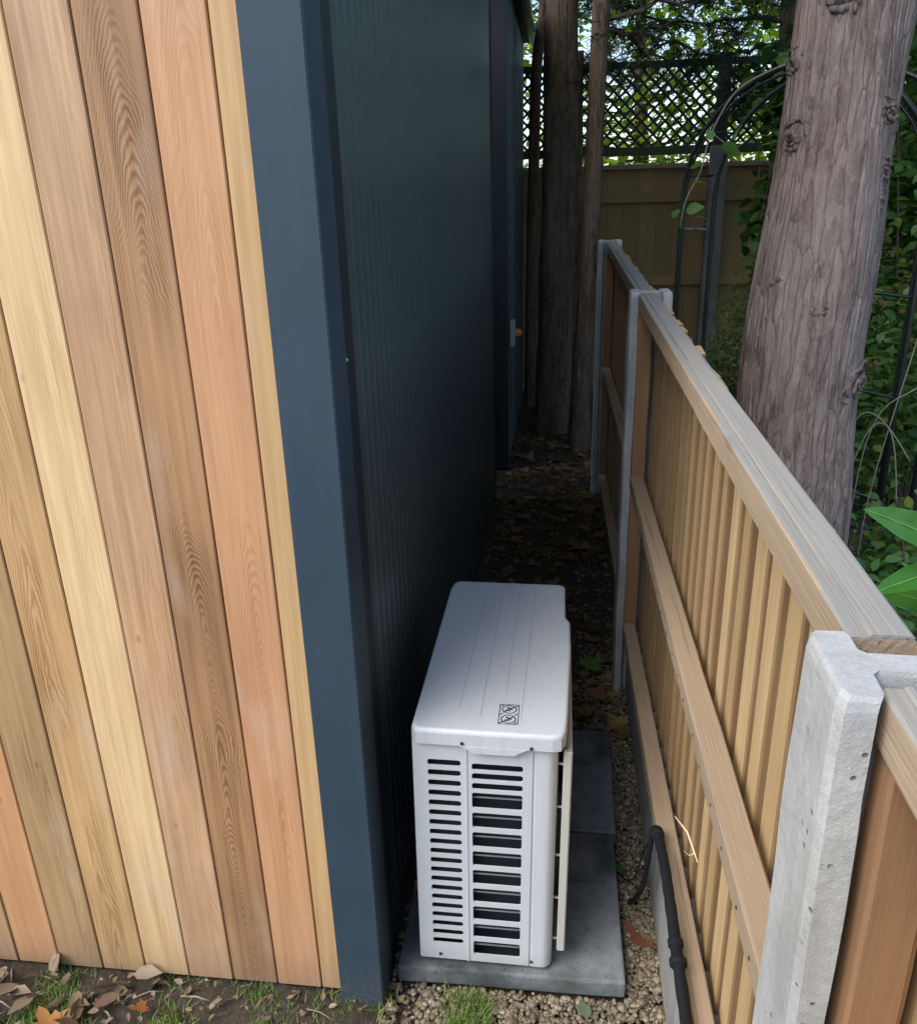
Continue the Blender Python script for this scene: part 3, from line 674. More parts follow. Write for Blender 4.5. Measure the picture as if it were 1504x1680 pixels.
# ------------------------------------------------------------------ right hand fence: concrete posts, timber panels
XR0, XR1 = 0.240, 0.293
def ztop(y): return 1.430+0.0176*(y-0.63)
post_ys = [-1.60, 0.60, 2.80, 5.02]
def post_mesh(h):
    """H section slotted post, weathered with eased arrises, origin at the base centre"""
    x0, x1, y0, y1 = -0.066, 0.066, -0.052, 0.052; fl = 0.030; w0, w1 = -0.014, 0.014
    poly = [(x0+0.004, y0), (x0+fl-0.003, y0), (x0+fl, y0+0.006), (x0+fl, w0-0.006), (x0+fl+0.006, w0), (x1-fl-0.006, w0), (x1-fl, w0-0.006), (x1-fl, y0+0.006), (x1-fl+0.003, y0), (x1-0.004, y0),
            (x1, y0+0.010), (x1, y1-0.010), (x1-0.004, y1), (x1-fl+0.003, y1), (x1-fl, y1-0.006), (x1-fl, w1+0.006), (x1-fl-0.006, w1), (x0+fl+0.006, w1), (x0+fl, w1+0.006), (x0+fl, y1-0.006), (x0+fl-0.003, y1), (x0+0.004, y1), (x0, y1-0.010), (x0, y0+0.010)]
    bm = bmesh.new(); rows = []; nz = 40; n = len(poly)
    zs = [-0.1+(h-0.012+0.1)*j/nz for j in range(nz+1)]+[h-0.004, h]
    for j, z in enumerate(zs):
        s = 1.0 if z <= h-0.012 else (0.975 if z < h else 0.93)
        row = []
        for x, y in poly:
            q = Vector((x*14, y*14, z*5)); d = 0.0030*noise.noise(q)+0.0016*noise.noise(q*3)
            row.append(bm.verts.new((x*s+d, y*s+0.0015*noise.noise(q+Vector((5, 5, 5))), z+(0.002*noise.noise(q*2) if z >= h-0.005 else 0))))
        rows.append(row)
    for a, b in zip(rows, rows[1:]):
        for i in range(n): bm.faces.new((a[i], a[(i+1) % n], b[(i+1) % n], b[i]))
    bm.faces.new(rows[-1]); bmesh.ops.recalc_face_normals(bm, faces=bm.faces)
    return bm_mesh('concrete_post', bm)
plabels = {0.60: 'nearest slotted concrete post, pale and pitted, at the right edge beside the fence panel', 2.80: 'middle slotted concrete post where two fence panels meet, level with the big tree trunk',
           5.02: 'farthest slotted concrete post at the dark end of the low fence', -1.60: 'slotted concrete post behind the viewpoint'}
for y in post_ys[1:]:
    h = ztop(y)+0.004; me = post_mesh(h); cx = {0.60: 0.2705, 2.80: 0.281, 5.02: 0.264}[y]
    zr = 0
    tag(link('concrete_post', me, M['post'], None, (cx, y-0.01 if y == 0.6 else y, 0)), plabels[y], 'fence post', 'concrete posts of the low timber fence')

def sawn_box(w, d, L, axis, seed, cuts=24, amp=0.0016):
    """long timber with slightly wandering edges; centred in cross section, from 0 to L along axis"""
    bm = bmesh.new(); prof = [(-w/2, -d/2), (w/2, -d/2), (w/2, d/2), (-w/2, d/2)]; e = 0.0025
    p2 = []
    for i, (a, b) in enumerate(prof):
        sx, sy = (1 if a > 0 else -1), (1 if b > 0 else -1)
        pr = [(a-sx*e, b), (a, b-sy*e)] if i in (0, 2) else [(a, b-sy*e), (a-sx*e, b)]
        p2 += pr
    # order the eight corners by angle
    p2.sort(key=lambda p: math.atan2(p[1]*w/d, p[0]))
    rows = []
    for j in range(cuts+1):
        t = L*j/cuts; row = []
        for k, (a, b) in enumerate(p2):
            na = amp*noise.noise((t*7+seed*13, k*1.7, seed)); nb = amp*noise.noise((t*7+seed*17, k*2.9, seed+4))
            row.append(bm.verts.new((a+na, t, b+nb) if axis == 1 else (a+na, b+nb, t)))
        rows.append(row)
    n = len(p2)
    for A, B in zip(rows, rows[1:]):
        for i in range(n): bm.faces.new((A[i], A[(i+1) % n], B[(i+1) % n], B[i]))
    bm.faces.new(rows[0]); bm.faces.new(rows[-1]); bmesh.ops.recalc_face_normals(bm, faces=bm.faces)
    return bm
def panel_fence(y0, y1, label, seed, bh=0.30):
    f = empty('fence_panel', (0.264, (y0+y1)/2, 0), label, 'fence panel', 'timber panels of the low fence'); L = y1-y0; off = -f.location
    rnd = random.Random(seed)
    def rail(name, x, z, w, d, slope, mat, top=None, sd=0):
        bm = sawn_box(w, d, L, 1, seed*3+sd); me = bm_mesh(name, bm); me.materials.append(mat)
        if top:
            me.materials.append(top)
            for p in me.polygons:
                if p.normal.z > 0.75: p.material_index = 1
        o = link(name, me, None, f, Vector((x, y0, z))+off, (math.atan(slope), 0, 0)); return o
    zy = ztop(y0)
    o = rail('top_rail', (XR0+XR1)/2, zy-0.024, XR1-XR0, 0.046, 0.0176, M['rail'], M['railtop'], 1)
    # stepped bead along the top of the rail
    bm = sawn_box(0.036, 0.004, L, 1, seed+50, amp=0.0008); me = bm_mesh('capping_strip', bm)
    link('capping_strip', me, M['railtop'], o, (0.007, 0, 0.0242))
    mz = lambda y: 0.895-0.030*(y-1.0); lz = lambda y: 0.405-0.075*(y-1.05)
    rail('middle_rail', 0.262, mz(y0), 0.044, 0.044, -0.030, M['rail'], None, 2)
    rail('bottom_rail', 0.262, lz(y0), 0.044, 0.046, -0.075, M['rail'], None, 3)
    # slats, each a feather edge board lapping the next
    n = int(round(L/0.0975)); p = L/n; shared = []
    for v in range(5):
        w = p-0.0105-0.0015*(v % 3); hgt = 1.0; bm = bmesh.new(); prof = [(0.004, -w/2), (0.0, -w/2+0.002), (-0.002, w/2), (0.004, w/2)]
        prof = [(0.0150, -w/2), (-0.0065, -w/2), (-0.0095, -w/2+0.0030), (-0.0020, w/2-0.0016), (-0.0008, w/2), (0.0150, w/2)]
        rows = []
        for j in range(9):
            z = j/8; rows.append([bm.verts.new((x, y+0.0022*noise.noise((z*5, v*3, y*9)), z)) for x, y in prof])
        # ragged sawn end
        for i, vv in enumerate(rows[-1]): vv.co.z += rnd.uniform(-0.004, 0.002)
        for A, B in zip(rows, rows[1:]):
            for i in range(6): bm.faces.new((A[i], A[(i+1) % 6], B[(i+1) % 6], B[i]))
        bm.faces.new(rows[0][::-1]); bm.faces.new(rows[-1]); bmesh.ops.recalc_face_normals(bm, faces=bm.faces)
        me = bm_mesh('slat', bm); me.materials.append(M['slat']); me.materials.append(M['edgeshade'])
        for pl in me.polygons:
            if pl.normal.y < -0.6 or pl.normal.y > 0.6: pl.material_index = 1  # side faces get the painted edge shade
        shared.append(me)
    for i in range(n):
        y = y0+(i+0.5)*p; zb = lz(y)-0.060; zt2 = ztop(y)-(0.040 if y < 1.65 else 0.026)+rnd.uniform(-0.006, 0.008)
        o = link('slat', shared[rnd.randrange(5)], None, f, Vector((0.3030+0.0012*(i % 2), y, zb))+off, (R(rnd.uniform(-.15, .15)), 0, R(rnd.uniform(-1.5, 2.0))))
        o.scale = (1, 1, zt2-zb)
    nm_ = box_mesh('nail', (-0.0012, -0.0024, -0.0024), (0.0010, 0.0024, 0.0024), 0.0008); nm_.materials.append(M['screw'])
    for i in range(n):
        y = y0+(i+0.5)*p+rnd.uniform(-.015, .015)
        link('nail', nm_, None, f, Vector((0.2398, y, mz(y)+rnd.uniform(-.012, .004)))+off)
    # end battens
    for yy, nm in ((y0+0.018, 'end_batten'), (y1-0.018, 'end_batten')):
        bm = sawn_box(0.034, 0.034, 1.0, 2, seed+9); me = bm_mesh(nm, bm)
        zb = lz(yy)+0.024; o = link(nm, me, M['batten'], f, Vector((0.2655, yy, zb))+off); o.scale = (1.3, 1, ztop(yy)-0.052-zb)
    # nails
    bm = sawn_box(0.045, 0.30, 1.0, 1, seed+70)
    g = bmesh.new(); N = 24; hgt = bh; rows = []
    pr = [(-0.022, -0.1), (-0.022, 0.985), (-0.017, 1.0), (0.017, 1.0), (0.022, 0.985), (0.022, -0.1)]
    for j in range(N+1):
        yy = y0+L*j/N; top = lz(yy)-0.026
        rows.append([g.verts.new((0.284+x+0.0012*noise.noise((yy*5, x*40, zf*5)), yy, zf*top)) for x, zf in pr])
    for A, B in zip(rows, rows[1:]):
        for i in range(6): g.faces.new((A[i], A[(i+1) % 6], B[(i+1) % 6], B[i]))
    g.faces.new(rows[0]); g.faces.new(rows[-1]); bmesh.ops.recalc_face_normals(g, faces=g.faces); bm.free()
    me = bm_mesh('gravel_board', g)
    tag(link('gravel_board', me, M['board'], None), label.split(',')[0].replace('timber fence panel', 'concrete gravel board under the panel'), 'gravel board', 'gravel boards of the low fence')
    return f
panel_fence(0.637, 2.762, 'middle timber fence panel, running along the heat pump between the two nearer posts', 3)
panel_fence(2.838, 4.98, 'far timber fence panel, in deep shade between the two farther posts', 4)
panel_fence(-0.60, 0.562, 'nearest timber fence panel, brown, cut off at the right edge of the view', 5)
# straw caught in the slats
tag(link('straw', tubes_mesh('straw', [([(0.246, 1.395, 0.585), (0.262, 1.34, 0.596), (0.272, 1.27, 0.588)], [0.002, 0.0022, 0.001], dict(n=5)), ([(0.255, 1.33, 0.56), (0.262, 1.30, 0.575), (0.27, 1.29, 0.592)], 0.0009, dict(n=4))]), mat_plain('pale straw', (0.70, 0.60, 0.36), 0.7)), 'pale wisp of straw caught in the slats above the black hose', 'straw')

# ------------------------------------------------------------------ black conduit over the gravel board
hp = empty('hose', (0.235, 1.55, 0.41), 'black hose looping over the gravel board and running along the fence', 'hose')
pts = [(0.200, 1.74, -0.01), (0.214, 1.70, 0.05), (0.222, 1.63, 0.16), (0.224, 1.585, 0.28), (0.228, 1.565, 0.38), (0.232, 1.545, 0.413), (0.2345, 1.49, 0.428), (0.235, 1.40, 0.443), (0.234, 1.30, 0.448), (0.233, 1.19, 0.446), (0.233, 1.05, 0.440), (0.234, 0.85, 0.436), (0.234, 0.65, 0.434), (0.21, 0.40, 0.42)]
def smooth_path(P, k=5):
    P = [Vector(p) for p in P]; out = []
    for i in range(len(P)-1):
        a, b, c, d = P[max(i-1, 0)], P[i], P[i+1], P[min(i+2, len(P)-1)]
        for j in range(k):
            t = j/k; out.append(0.5*((2*b)+(c-a)*t+(2*a-5*b+4*c-d)*t*t+(3*b-a-3*c+d)*t**3))
    out.append(P[-1]); return out
sp = smooth_path(pts, 6); n_ = len(sp)
rad = [0.0062 if i < 22 else 0.0062+min(1, (i-22)/8)*0.0052 for i in range(n_)]
rad = [r+0.0007*math.sin(i*2.1) for i, r in enumerate(rad)]
link('tube', tubes_mesh('tube', [(sp, rad, dict(n=12))]), M['hose'], hp, -hp.location)
def along(t):  # point by index
    return sp[t], (sp[t+1]-sp[t-1]).normalized()
def collar(name, t, r, L, mat):
    p, d = along(t); link(name, tubes_mesh(name, [([p-d*L/2, p-d*L*0.3, p+d*L*0.3, p+d*L/2], [r*0.85, r, r, r*0.85], dict(n=12))]), mat, hp, -hp.location)
collar('end_collar', 32, 0.0155, 0.030, M['hose']); collar('joint_collar', 53, 0.0150, 0.018, M['hose']); collar('joint_collar', 55, 0.0165, 0.016, M['hose'])
link('thin_cable', tubes_mesh('thin_cable', [(smooth_path([(0.232, 1.55, 0.40), (0.215, 1.60, 0.30), (0.205, 1.66, 0.16), (0.190, 1.78, 0.04), (0.185, 1.88, 0.005)], 5), 0.0022, dict(n=6))]), M['hose'], hp, -hp.location)

# ------------------------------------------------------------------ big trunk
def trunk_mesh(name, levels, nr=160, nz=300, amp=0.010, seed=0, ridge=26):
    """levels: (z, cx, cy, r)"""
    zs = np.array([l[0] for l in levels]); z = np.linspace(zs[0], zs[-1], nz)
    cx = np.interp(z, zs, [l[1] for l in levels]); cy = np.interp(z, zs, [l[2] for l in levels]); rr = np.interp(z, zs, [l[3] for l in levels])
    k = np.ones(15)/15
    def sm(a): return np.convolve(np.pad(a, 7, mode='edge'), k, 'valid')
    cx, cy, rr = sm(cx), sm(cy), sm(rr); V = np.zeros((nz, nr, 3)); a = np.linspace(0, 2*np.pi, nr, endpoint=False)
    for j in range(nz):
        zz = z[j]
        for i in range(nr):
            ca, sa = math.cos(a[i]), math.sin(a[i])
            d = 0.020*noise.noise((ca*1.3, sa*1.3, zz*1.7+seed))*1.2
            v = noise.noise((ca*ridge*0.30+0.3*noise.noise((ca*3, sa*3, zz*5)), sa*ridge*0.30, zz*1.6+seed)); v2 = noise.noise((ca*ridge*0.8, sa*ridge*0.8, zz*4+seed))
            d += amp*(-abs(v)*0.8+0.25)+amp*0.6*v2+amp*0.3*noise.noise((ca*22, sa*22, zz*22))
            r = rr[j]+d*(rr[j]/0.17)
            V[j, i] = (cx[j]+ca*r, cy[j]+sa*r, zz)
    F = []
    for j in range(nz-1):
        for i in range(nr): i2 = (i+1) % nr; F.append((j*nr+i, j*nr+i2, (j+1)*nr+i2, (j+1)*nr+i))
    me = np_mesh(name, V.reshape(-1, 3), F)
    for p in me.polygons: p.use_smooth = True
    return me
TL = [(-0.05, 0.735, 2.63, 0.245), (0.35, 0.730, 2.62, 0.212), (0.75, 0.722, 2.61, 0.190), (1.0, 0.718, 2.61, 0.183), (1.17, 0.722, 2.61, 0.176), (1.5, 0.728, 2.61, 0.164), (1.9, 0.738, 2.61, 0.152), (2.3, 0.748, 2.61, 0.144), (3.5, 0.80, 2.65, 0.13), (5.0, 0.86, 2.7, 0.11), (7.0, 0.90, 2.75, 0.06)]
bt = empty('conifer_tree', (0.735, 2.63, 0), 'large tree with a thick knotty pinkish grey trunk leaning beside the fence', 'tree')
link('trunk', trunk_mesh('trunk', TL, 220, 420, 0.0060), M['bark'], bt, -bt.location)
def tr_at(z): 
    zs = [l[0] for l in TL]; return tuple(float(np.interp(z, zs, [l[k] for l in TL])) for k in (1, 2, 3))
M['knotbark'] = mat_bark('grey knot bark', (0.075, 0.056, 0.050), (0.29, 0.235, 0.21), 2.0)
M['knotdark'] = mat_plain('dark knot hollow', (0.035, 0.025, 0.022), 0.9, 0, 0.3, 0.4, 50)
def knot(x, z, s, seed, deep=True):
    cx, cy, r = tr_at(z); dx = max(-0.97, min(0.97, (x-cx)/r)); ang = math.asin(dx)
    nrm = Vector((math.sin(ang), -math.cos(ang), 0)); p = Vector((cx, cy, z))+nrm*(r-0.003); side = Vector((math.cos(ang), math.sin(ang), 0)); up = Vector((0, 0, 1))
    rnd = random.Random(seed); items = []
    nrings = 4
    for q in range(nrings):
        rr = s*(0.34+0.30*q)*rnd.uniform(0.9, 1.1); w0 = rnd.uniform(0, 6.28); span = rnd.uniform(3.2, 5.6) if q else 6.0; N = 20; path = []; rads = []
        for k in range(N+1):
            w = w0+span*k/N; rk = rr*(1+0.22*math.sin(w*2+seed)+0.12*math.sin(w*5+q))
            u, v = rk*math.cos(w), rk*0.72*math.sin(w)+0.12*s*q*(-1)**q*0.4
            # follow the curved surface
            surf = -(u*u)/(2*r)
            path.append(p+side*u+up*v+nrm*(surf+s*(0.10-0.05*q)+s*0.05*math.sin(k*1.7)))
            e = math.sin(math.pi*min(1, max(0.02, k/N))); rads.append(s*(0.150-0.022*q)*(0.35+0.65*e)*rnd.uniform(0.8, 1.2))
        items.append((path, rads, dict(n=7)))
    o = link('knot', tubes_mesh('knot', items), M['knotbark'], bt, -bt.location)
    if deep:
        bm = bmesh.new(); bmesh.ops.create_icosphere(bm, subdivisions=2, radius=1.0)
        for v in bm.verts:
            c = v.co*(1+0.3*noise.noise(v.co*2+Vector((seed, 0, 0)))); v.co = p+side*(c.x*s*0.42)+up*(c.y*s*0.26)+nrm*(c.z*s*0.14+s*0.03)
        link('hollow', bm_mesh('hollow', bm, True), M['knotdark'], o)
for i, (x, z, s) in enumerate([(0.600, 2.074, 0.038), (0.672, 2.20, 0.050), (0.605, 1.892, 0.034), (0.605, 1.510, 0.048), (0.706, 1.452, 0.038), (0.594, 1.415, 0.036), (0.838, 1.941, 0.036), (0.843, 1.800, 0.032), (0.840, 1.725, 0.030), (0.862, 1.235, 0.040), (0.640, 1.29, 0.030)]):
    knot(x, z, s*1.45, i+3, i not in (8, 10))

def limb(items, p0, p1, r0, r1, sag=0.0, k=8, jit=0.03):
    p0, p1 = Vector(p0), Vector(p1); path = []
    for j in range(k+1):
        t = j/k; q = p0.lerp(p1, t)+Vector((0, 0, -sag*math.sin(math.pi*t*0.5)**2*1.0))
        if 0 < j: q += Vector((random.uniform(-jit, jit), random.uniform(-jit, jit), random.uniform(-jit, jit)))
        path.append(q)
    items.append((path, [r0+(r1-r0)*j/k for j in range(k+1)], dict(n=6))); return path
# ------------------------------------------------------------------ conifer sprays
def conifer_sprays(paths, per=26, L=0.16, w=0.05):
    P, Rm, Sz = [], [], []
    for path in paths:
        for a, b in zip(path[1:], path[2:]):
            for _ in range(per):
                t = random.random(); p = a.lerp(b, t); d = Vector((random.gauss(0, 1), random.gauss(0, 1), random.gauss(-0.35, 0.5))).normalized()
                k = 5; ln = L*random.uniform(0.5, 1.1)
                for q in range(k):
                    P.append(p+d*ln*(q/k)); 
                    Sz.append(w*random.uniform(0.7, 1.3))
    return np.array([tuple(p) for p in P]), np.array(Sz)
def crown_conifer(parent, paths, per, L, w, mat, name='crown'):
    P, Sz = conifer_sprays(paths, per, L, w); off = np.array(parent.location)
    return scatter(name, LEAF_NEEDLE, P-off, Sz, rand_rot(len(P), 1.3), mat, parent)
# big tree crown (above the frame, shading the garden)
paths = []; items = []
for k in range(34):
    z = random.uniform(3.3, 6.6); a = random.uniform(0, 6.283); l = random.uniform(0.9, 2.0)*(1.15-(z-3.3)/5)
    c = tr_at(z); p = limb(items, (c[0], c[1], z), (c[0]+l*math.cos(a), c[1]+l*math.sin(a), z+random.uniform(-0.2, 0.2)), 0.022, 0.005, 0.3); paths.append(p)
link('branches', tubes_mesh('branches', items), M['twig'], bt, -bt.location)
crown_conifer(bt, paths, 50, 0.32, 0.085, M['needle'])

# ------------------------------------------------------------------ dark trunks in the alley, with the boughs that hang over the lattice
def alley_tree(name, levels, label, boughs, seed, group='dark trees at the end of the passage', per=22):
    t = empty(name, (levels[0][1], levels[0][2], 0), label, 'tree', group)
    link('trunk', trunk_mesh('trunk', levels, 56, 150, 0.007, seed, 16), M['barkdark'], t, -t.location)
    random.seed(seed); its, pth = [], []
    zs = [l[0] for l in levels]
    for (z, dx, dy, dz, r0) in boughs:
        cx = float(np.interp(z, zs, [l[1] for l in levels])); cy = float(np.interp(z, zs, [l[2] for l in levels]))
        p = limb(its, (cx, cy, z), (cx+dx, cy+dy, z+dz), r0, 0.004, 0.12, 10, 0.025); pth.append(p)
        for q in range(6):
            s = p[3+q]; e = s+Vector((random.uniform(-0.5, 0.5), random.uniform(-0.4, 0.4), random.uniform(-0.25, 0.1)))
            pth.append(limb(its, s, e, 0.005, 0.002, 0.06, 5, 0.015))
    if its:
        link('branches', tubes_mesh('branches', its), M['twig'], t, -t.location)
        if per: crown_conifer(t, pth, per, 0.13, 0.055, M['needle'])
    return t
def up_boughs(n, z0, z1, L, seed, side=None):
    r = random.Random(seed); out = []
    for k in range(n):
        a = r.uniform(0, 6.283) if side is None else r.uniform(*side); l = r.uniform(0.6, 1.0)*L
        out.append((r.uniform(z0, z1), l*math.cos(a), l*math.sin(a), r.uniform(-0.15, 0.35), 0.018))
    return out
at1 = alley_tree('conifer_tree', [(-0.05, -0.055, 6.5, 0.16), (0.4, -0.05, 6.5, 0.140), (1.5, -0.042, 6.5, 0.125), (2.8, -0.035, 6.5, 0.115), (6.5, 0.0, 6.5, 0.06)],
           'stout dark conifer trunk, mottled brown, in the middle of the end of the passage', up_boughs(7, 3.0, 3.5, 1.6, 11, (-0.6, 1.6)), 5, per=5)
at2 = alley_tree('conifer_tree', [(-0.05, 0.14, 6.0, 0.09), (0.8, 0.155, 6.0, 0.066), (1.45, 0.180, 6.0, 0.060), (2.9, 0.212, 6.0, 0.055), (5.0, 0.27, 6.0, 0.035)],
           'slim dark trunk right of the stout one, leaning right above the last fence post', up_boughs(8, 2.7, 3.2, 1.3, 21, (-0.3, 1.2)), 6, per=5)
alley_tree('conifer_tree', [(-0.05, 0.06, 7.1, 0.10), (1.4, 0.07, 7.1, 0.085), (2.45, 0.08, 7.1, 0.05), (2.75, 0.10, 7.1, 0.03)],
           'short dark trunk half hidden between the stout and the slim trunk', [(2.5, 0.3, 0.1, 0.5, 0.01)], 7, per=12)
at4 = alley_tree('conifer_tree', [(-0.05, -0.265, 7.35, 0.06), (1.6, -0.255, 7.35, 0.048), (2.7, -0.235, 7.35, 0.042), (3.2, -0.16, 7.35, 0.035), (5.0, -0.1, 7.35, 0.025)],
           'thinnest dark trunk, bending, just beside the far shed wall', up_boughs(4, 3.0, 3.6, 1.0, 31), 8, per=5)
def shade_crown(t, c, rad, n, seed, size=0.13):  # extra unseen foliage added above the frame to darken the passage
    global RNG; RNG = np.random.default_rng(seed); P = blob_points(n, c, rad, 40, 0.32); P = P[P[:, 2] > c[2]-rad[2]*0.95]
    scatter('crown', LEAF_OVAL, P-np.array(t.location), RNG.uniform(0.6, 1.3, len(P))*size, rand_rot(len(P), 0.9), M['needle'], t)
shade_crown(at1, (0.1, 6.2, 5.0), (1.9, 2.0, 1.1), 4500, 301)
shade_crown(at2, (0.5, 5.0, 4.9), (1.4, 1.6, 1.0), 2600, 302)
shade_crown(at4, (-0.8, 7.4, 5.0), (1.3, 1.5, 1.0), 2500, 303)
# yew-like bough cluster over the lattice to the right
alley_tree('yew_tree', [(-0.05, 1.75, 7.2, 0.13), (1.5, 1.70, 7.2, 0.10), (3.0, 1.62, 7.2, 0.08), (5.2, 1.6, 7.2, 0.04)],
           'dark yew behind the arch, its boughs hanging over the right part of the lattice',
           [(2.9, -1.0, -0.2, 0.12, 0.02), (2.75, -0.8, -0.4, -0.02, 0.018), (3.2, -1.1, -0.5, 0.1, 0.02), (2.6, -0.5, -0.5, -0.1, 0.015), (3.2, 0.6, -0.9, -0.1, 0.02), (3.3, -0.4, -1.2, -0.1, 0.02)]+up_boughs(6, 3.4, 5.0, 1.5, 41), 9, None, per=11)

# ------------------------------------------------------------------ back fence with lattice
YL = 8.0
bf = empty('lattice_fence', (0.5, YL, 0), 'tall board fence with dark diamond lattice along its top, across the end of the garden', 'fence')
off = -bf.location
bx0, bx1 = -0.9, 4.2
rnd = random.Random(2); x = bx0
bmesh_sh = []
while x < bx1:
    w = rnd.uniform(0.135, 0.15); me = box_mesh('fence_board', (x, YL+rnd.uniform(0, 0.006), 0.02), (x+w-0.0008, YL+0.018+rnd.uniform(0, 0.004), 1.936), 0.002)
    link('fence_board', me, M['oldboard'], bf, off); x += w
for z0, z1, dy in ((0.95, 1.03, -0.045), (1.66, 1.74, -0.045), (0.2, 0.28, -0.045)):
    link('rail', box_mesh('rail', (bx0, YL+dy, z0), (bx1, YL-0.002, z1), 0.004), M['oldboard'], bf, off)
link('capping_rail', box_mesh('capping_rail', (bx0, YL-0.05, 1.935), (bx1, YL+0.03, 1.975), 0.004), M['rail'], bf, off)
link('lattice_rail', box_mesh('lattice_rail', (bx0, YL-0.02, 2.045), (bx1, YL+0.02, 2.115), 0.003), M['greenrail'], bf, off)
link('lattice_rail', box_mesh('lattice_rail', (bx0, YL-0.02, 2.72), (bx1, YL+0.02, 2.775), 0.003), M['lattice'], bf, off)
bm = bmesh.new(); z0, z1 = 2.116, 2.719; H_ = z1-z0; pitch = 0.098; w = 0.021
for s in (1, -1):
    x = bx0-H_
    while x < bx1+H_:
        a, b = (x, z0), (x+H_*s, z1)
        # clip to the panel
        def clip(p, q):
            t0, t1 = 0.0, 1.0; d = q[0]-p[0]
            for lim, sg in ((bx0, 1), (bx1, -1)):
                u = (lim-p[0])/d
                if (d > 0) == (sg > 0): t0 = max(t0, u)
                else: t1 = min(t1, u)
            return (t0, t1)
        t0, t1 = clip(a, b)
        if t1-t0 > 0.02:
            p = Vector((a[0]+(b[0]-a[0])*t0, 0, a[1]+(b[1]-a[1])*t0)); q = Vector((a[0]+(b[0]-a[0])*t1, 0, a[1]+(b[1]-a[1])*t1))
            n = Vector((-(q-p).z, 0, (q-p).x)).normalized()*w/2; yy = YL-0.009 if s > 0 else YL+0.0005
            vs = [bm.verts.new(c+Vector((0, y_, 0))) for y_ in (yy, yy+0.008) for c in (p-n, q-n, q+n, p+n)]
            for f in ((0, 1, 2, 3), (7, 6, 5, 4), (0, 4, 5, 1), (2, 6, 7, 3), (0, 3, 7, 4), (1, 5, 6, 2)): bm.faces.new([vs[i] for i in f])
        x += pitch
bmesh.ops.recalc_face_normals(bm, faces=bm.faces)
o = link('lattice_slats', bm_mesh('lattice_slats', bm), M['lattice'], bf, off); o['kind'] = 'stuff'
for k, x in enumerate((-0.75, 1.30, 3.35)):
    pl_ = {0: 'concrete post of the tall lattice fence, left of the dark trunks', 1: 'grey concrete post of the tall lattice fence, behind the black arch', 2: 'concrete post of the tall lattice fence, behind the leaves on the right'}[k]
    tag(link('lattice_fence_post', box_mesh('lattice_fence_post', (x-0.07, YL-0.16, 0), (x+0.07, YL-0.055, 1.98 if k != 1 else 2.1), 0.008, 2), M['board'], None), pl_, 'fence post', 'posts of the tall lattice fence')
    tag(link('lattice_post', box_mesh('lattice_post', (x-0.05, YL-0.125, 2.1015 if k == 1 else 1.9815), (x+0.05, YL-0.055, 2.80), 0.004), M['lattice'], None), pl_.replace('concrete post of', 'dark timber post extension on').replace('grey ', 'tall ').replace('concrete ', ''), 'fence post', 'timber extensions of the lattice fence posts')
cl = tag(link('pipe_clamp', tubes_mesh('pipe_clamp', [([(1.02, 7.80, 1.44), (1.23, 7.82, 1.43)], 0.012, dict(n=8)), ([(1.14, 7.75, 1.44), (1.14, 7.88, 1.47)], 0.009, dict(n=6))]), M['galv']), 'small pale metal bracket sticking out from the grey lattice fence post', 'bracket')

# ------------------------------------------------------------------ garden arch of black tube
A0, A1 = Vector((0.64, 4.95, 0)), Vector((1.53, 3.95, 0)); offv = Vector((0.0, 0, 0))
dirv = (A1-A0).normalized(); perp = Vector((dirv.y, -dirv.x, 0))*-1
ar = empty('garden_arch', (A0+A1)/2, 'black tubular steel garden arch spanning behind the big trunk', 'garden arch')
def hoop(off_, r=0.011):
    a, b = A0+off_, A1+off_; zt0 = 1.72; pts = [a, a+Vector((0, 0, zt0*0.5)), a+Vector((0, 0, zt0))]
    m = (a+b)/2; hw = (b-a).length/2
    for k in range(1, 16):
        w = math.pi*k/16; pts.append(m+dirv*(-hw*math.cos(w))+Vector((0, 0, zt0+0.58*math.sin(w))))
    pts += [b+Vector((0, 0, zt0)), b+Vector((0, 0, zt0*0.5)), b]; return pts
offs = [Vector((0, 0, 0)), perp*0.035+Vector((0, 0, 0)), perp*-0.20, perp*-0.235]
for i, of in enumerate((Vector((0, 0, 0)), Vector((0.19, 0.12, 0)))):
    link('hoop', tubes_mesh('hoop', [(hoop(of), 0.013, dict(n=8))]), M['arch'], ar, -ar.location)
    if i == 0: link('inner_hoop', tubes_mesh('inner_hoop', [([p+(Vector(((ar.location.x-p.x)*0.025, (ar.location.y-p.y)*0.025, -0.03 if p.z > 1.7 else 0))) for p in hoop(of)], 0.008, dict(n=8))]), M['arch'], ar, -ar.location)
items = []
h0, h1 = hoop(Vector((0, 0, 0))), hoop(Vector((0.17, 0.16, 0)))
for k in range(1, len(h0)-1, 2): link('crossbar', tubes_mesh('crossbar', [([h0[k], h1[k]], 0.006, dict(n=6))]), M['arch'], ar, -ar.location)
for z in (0.35, 0.85, 1.3):
    a, b = A1+Vector((0, 0, z)), A1+Vector((-0.30, 0.30, z+0.02)); link('crossbar', tubes_mesh('crossbar', [([a, b], 0.009, dict(n=6))]), M['arch'], ar, -ar.location)

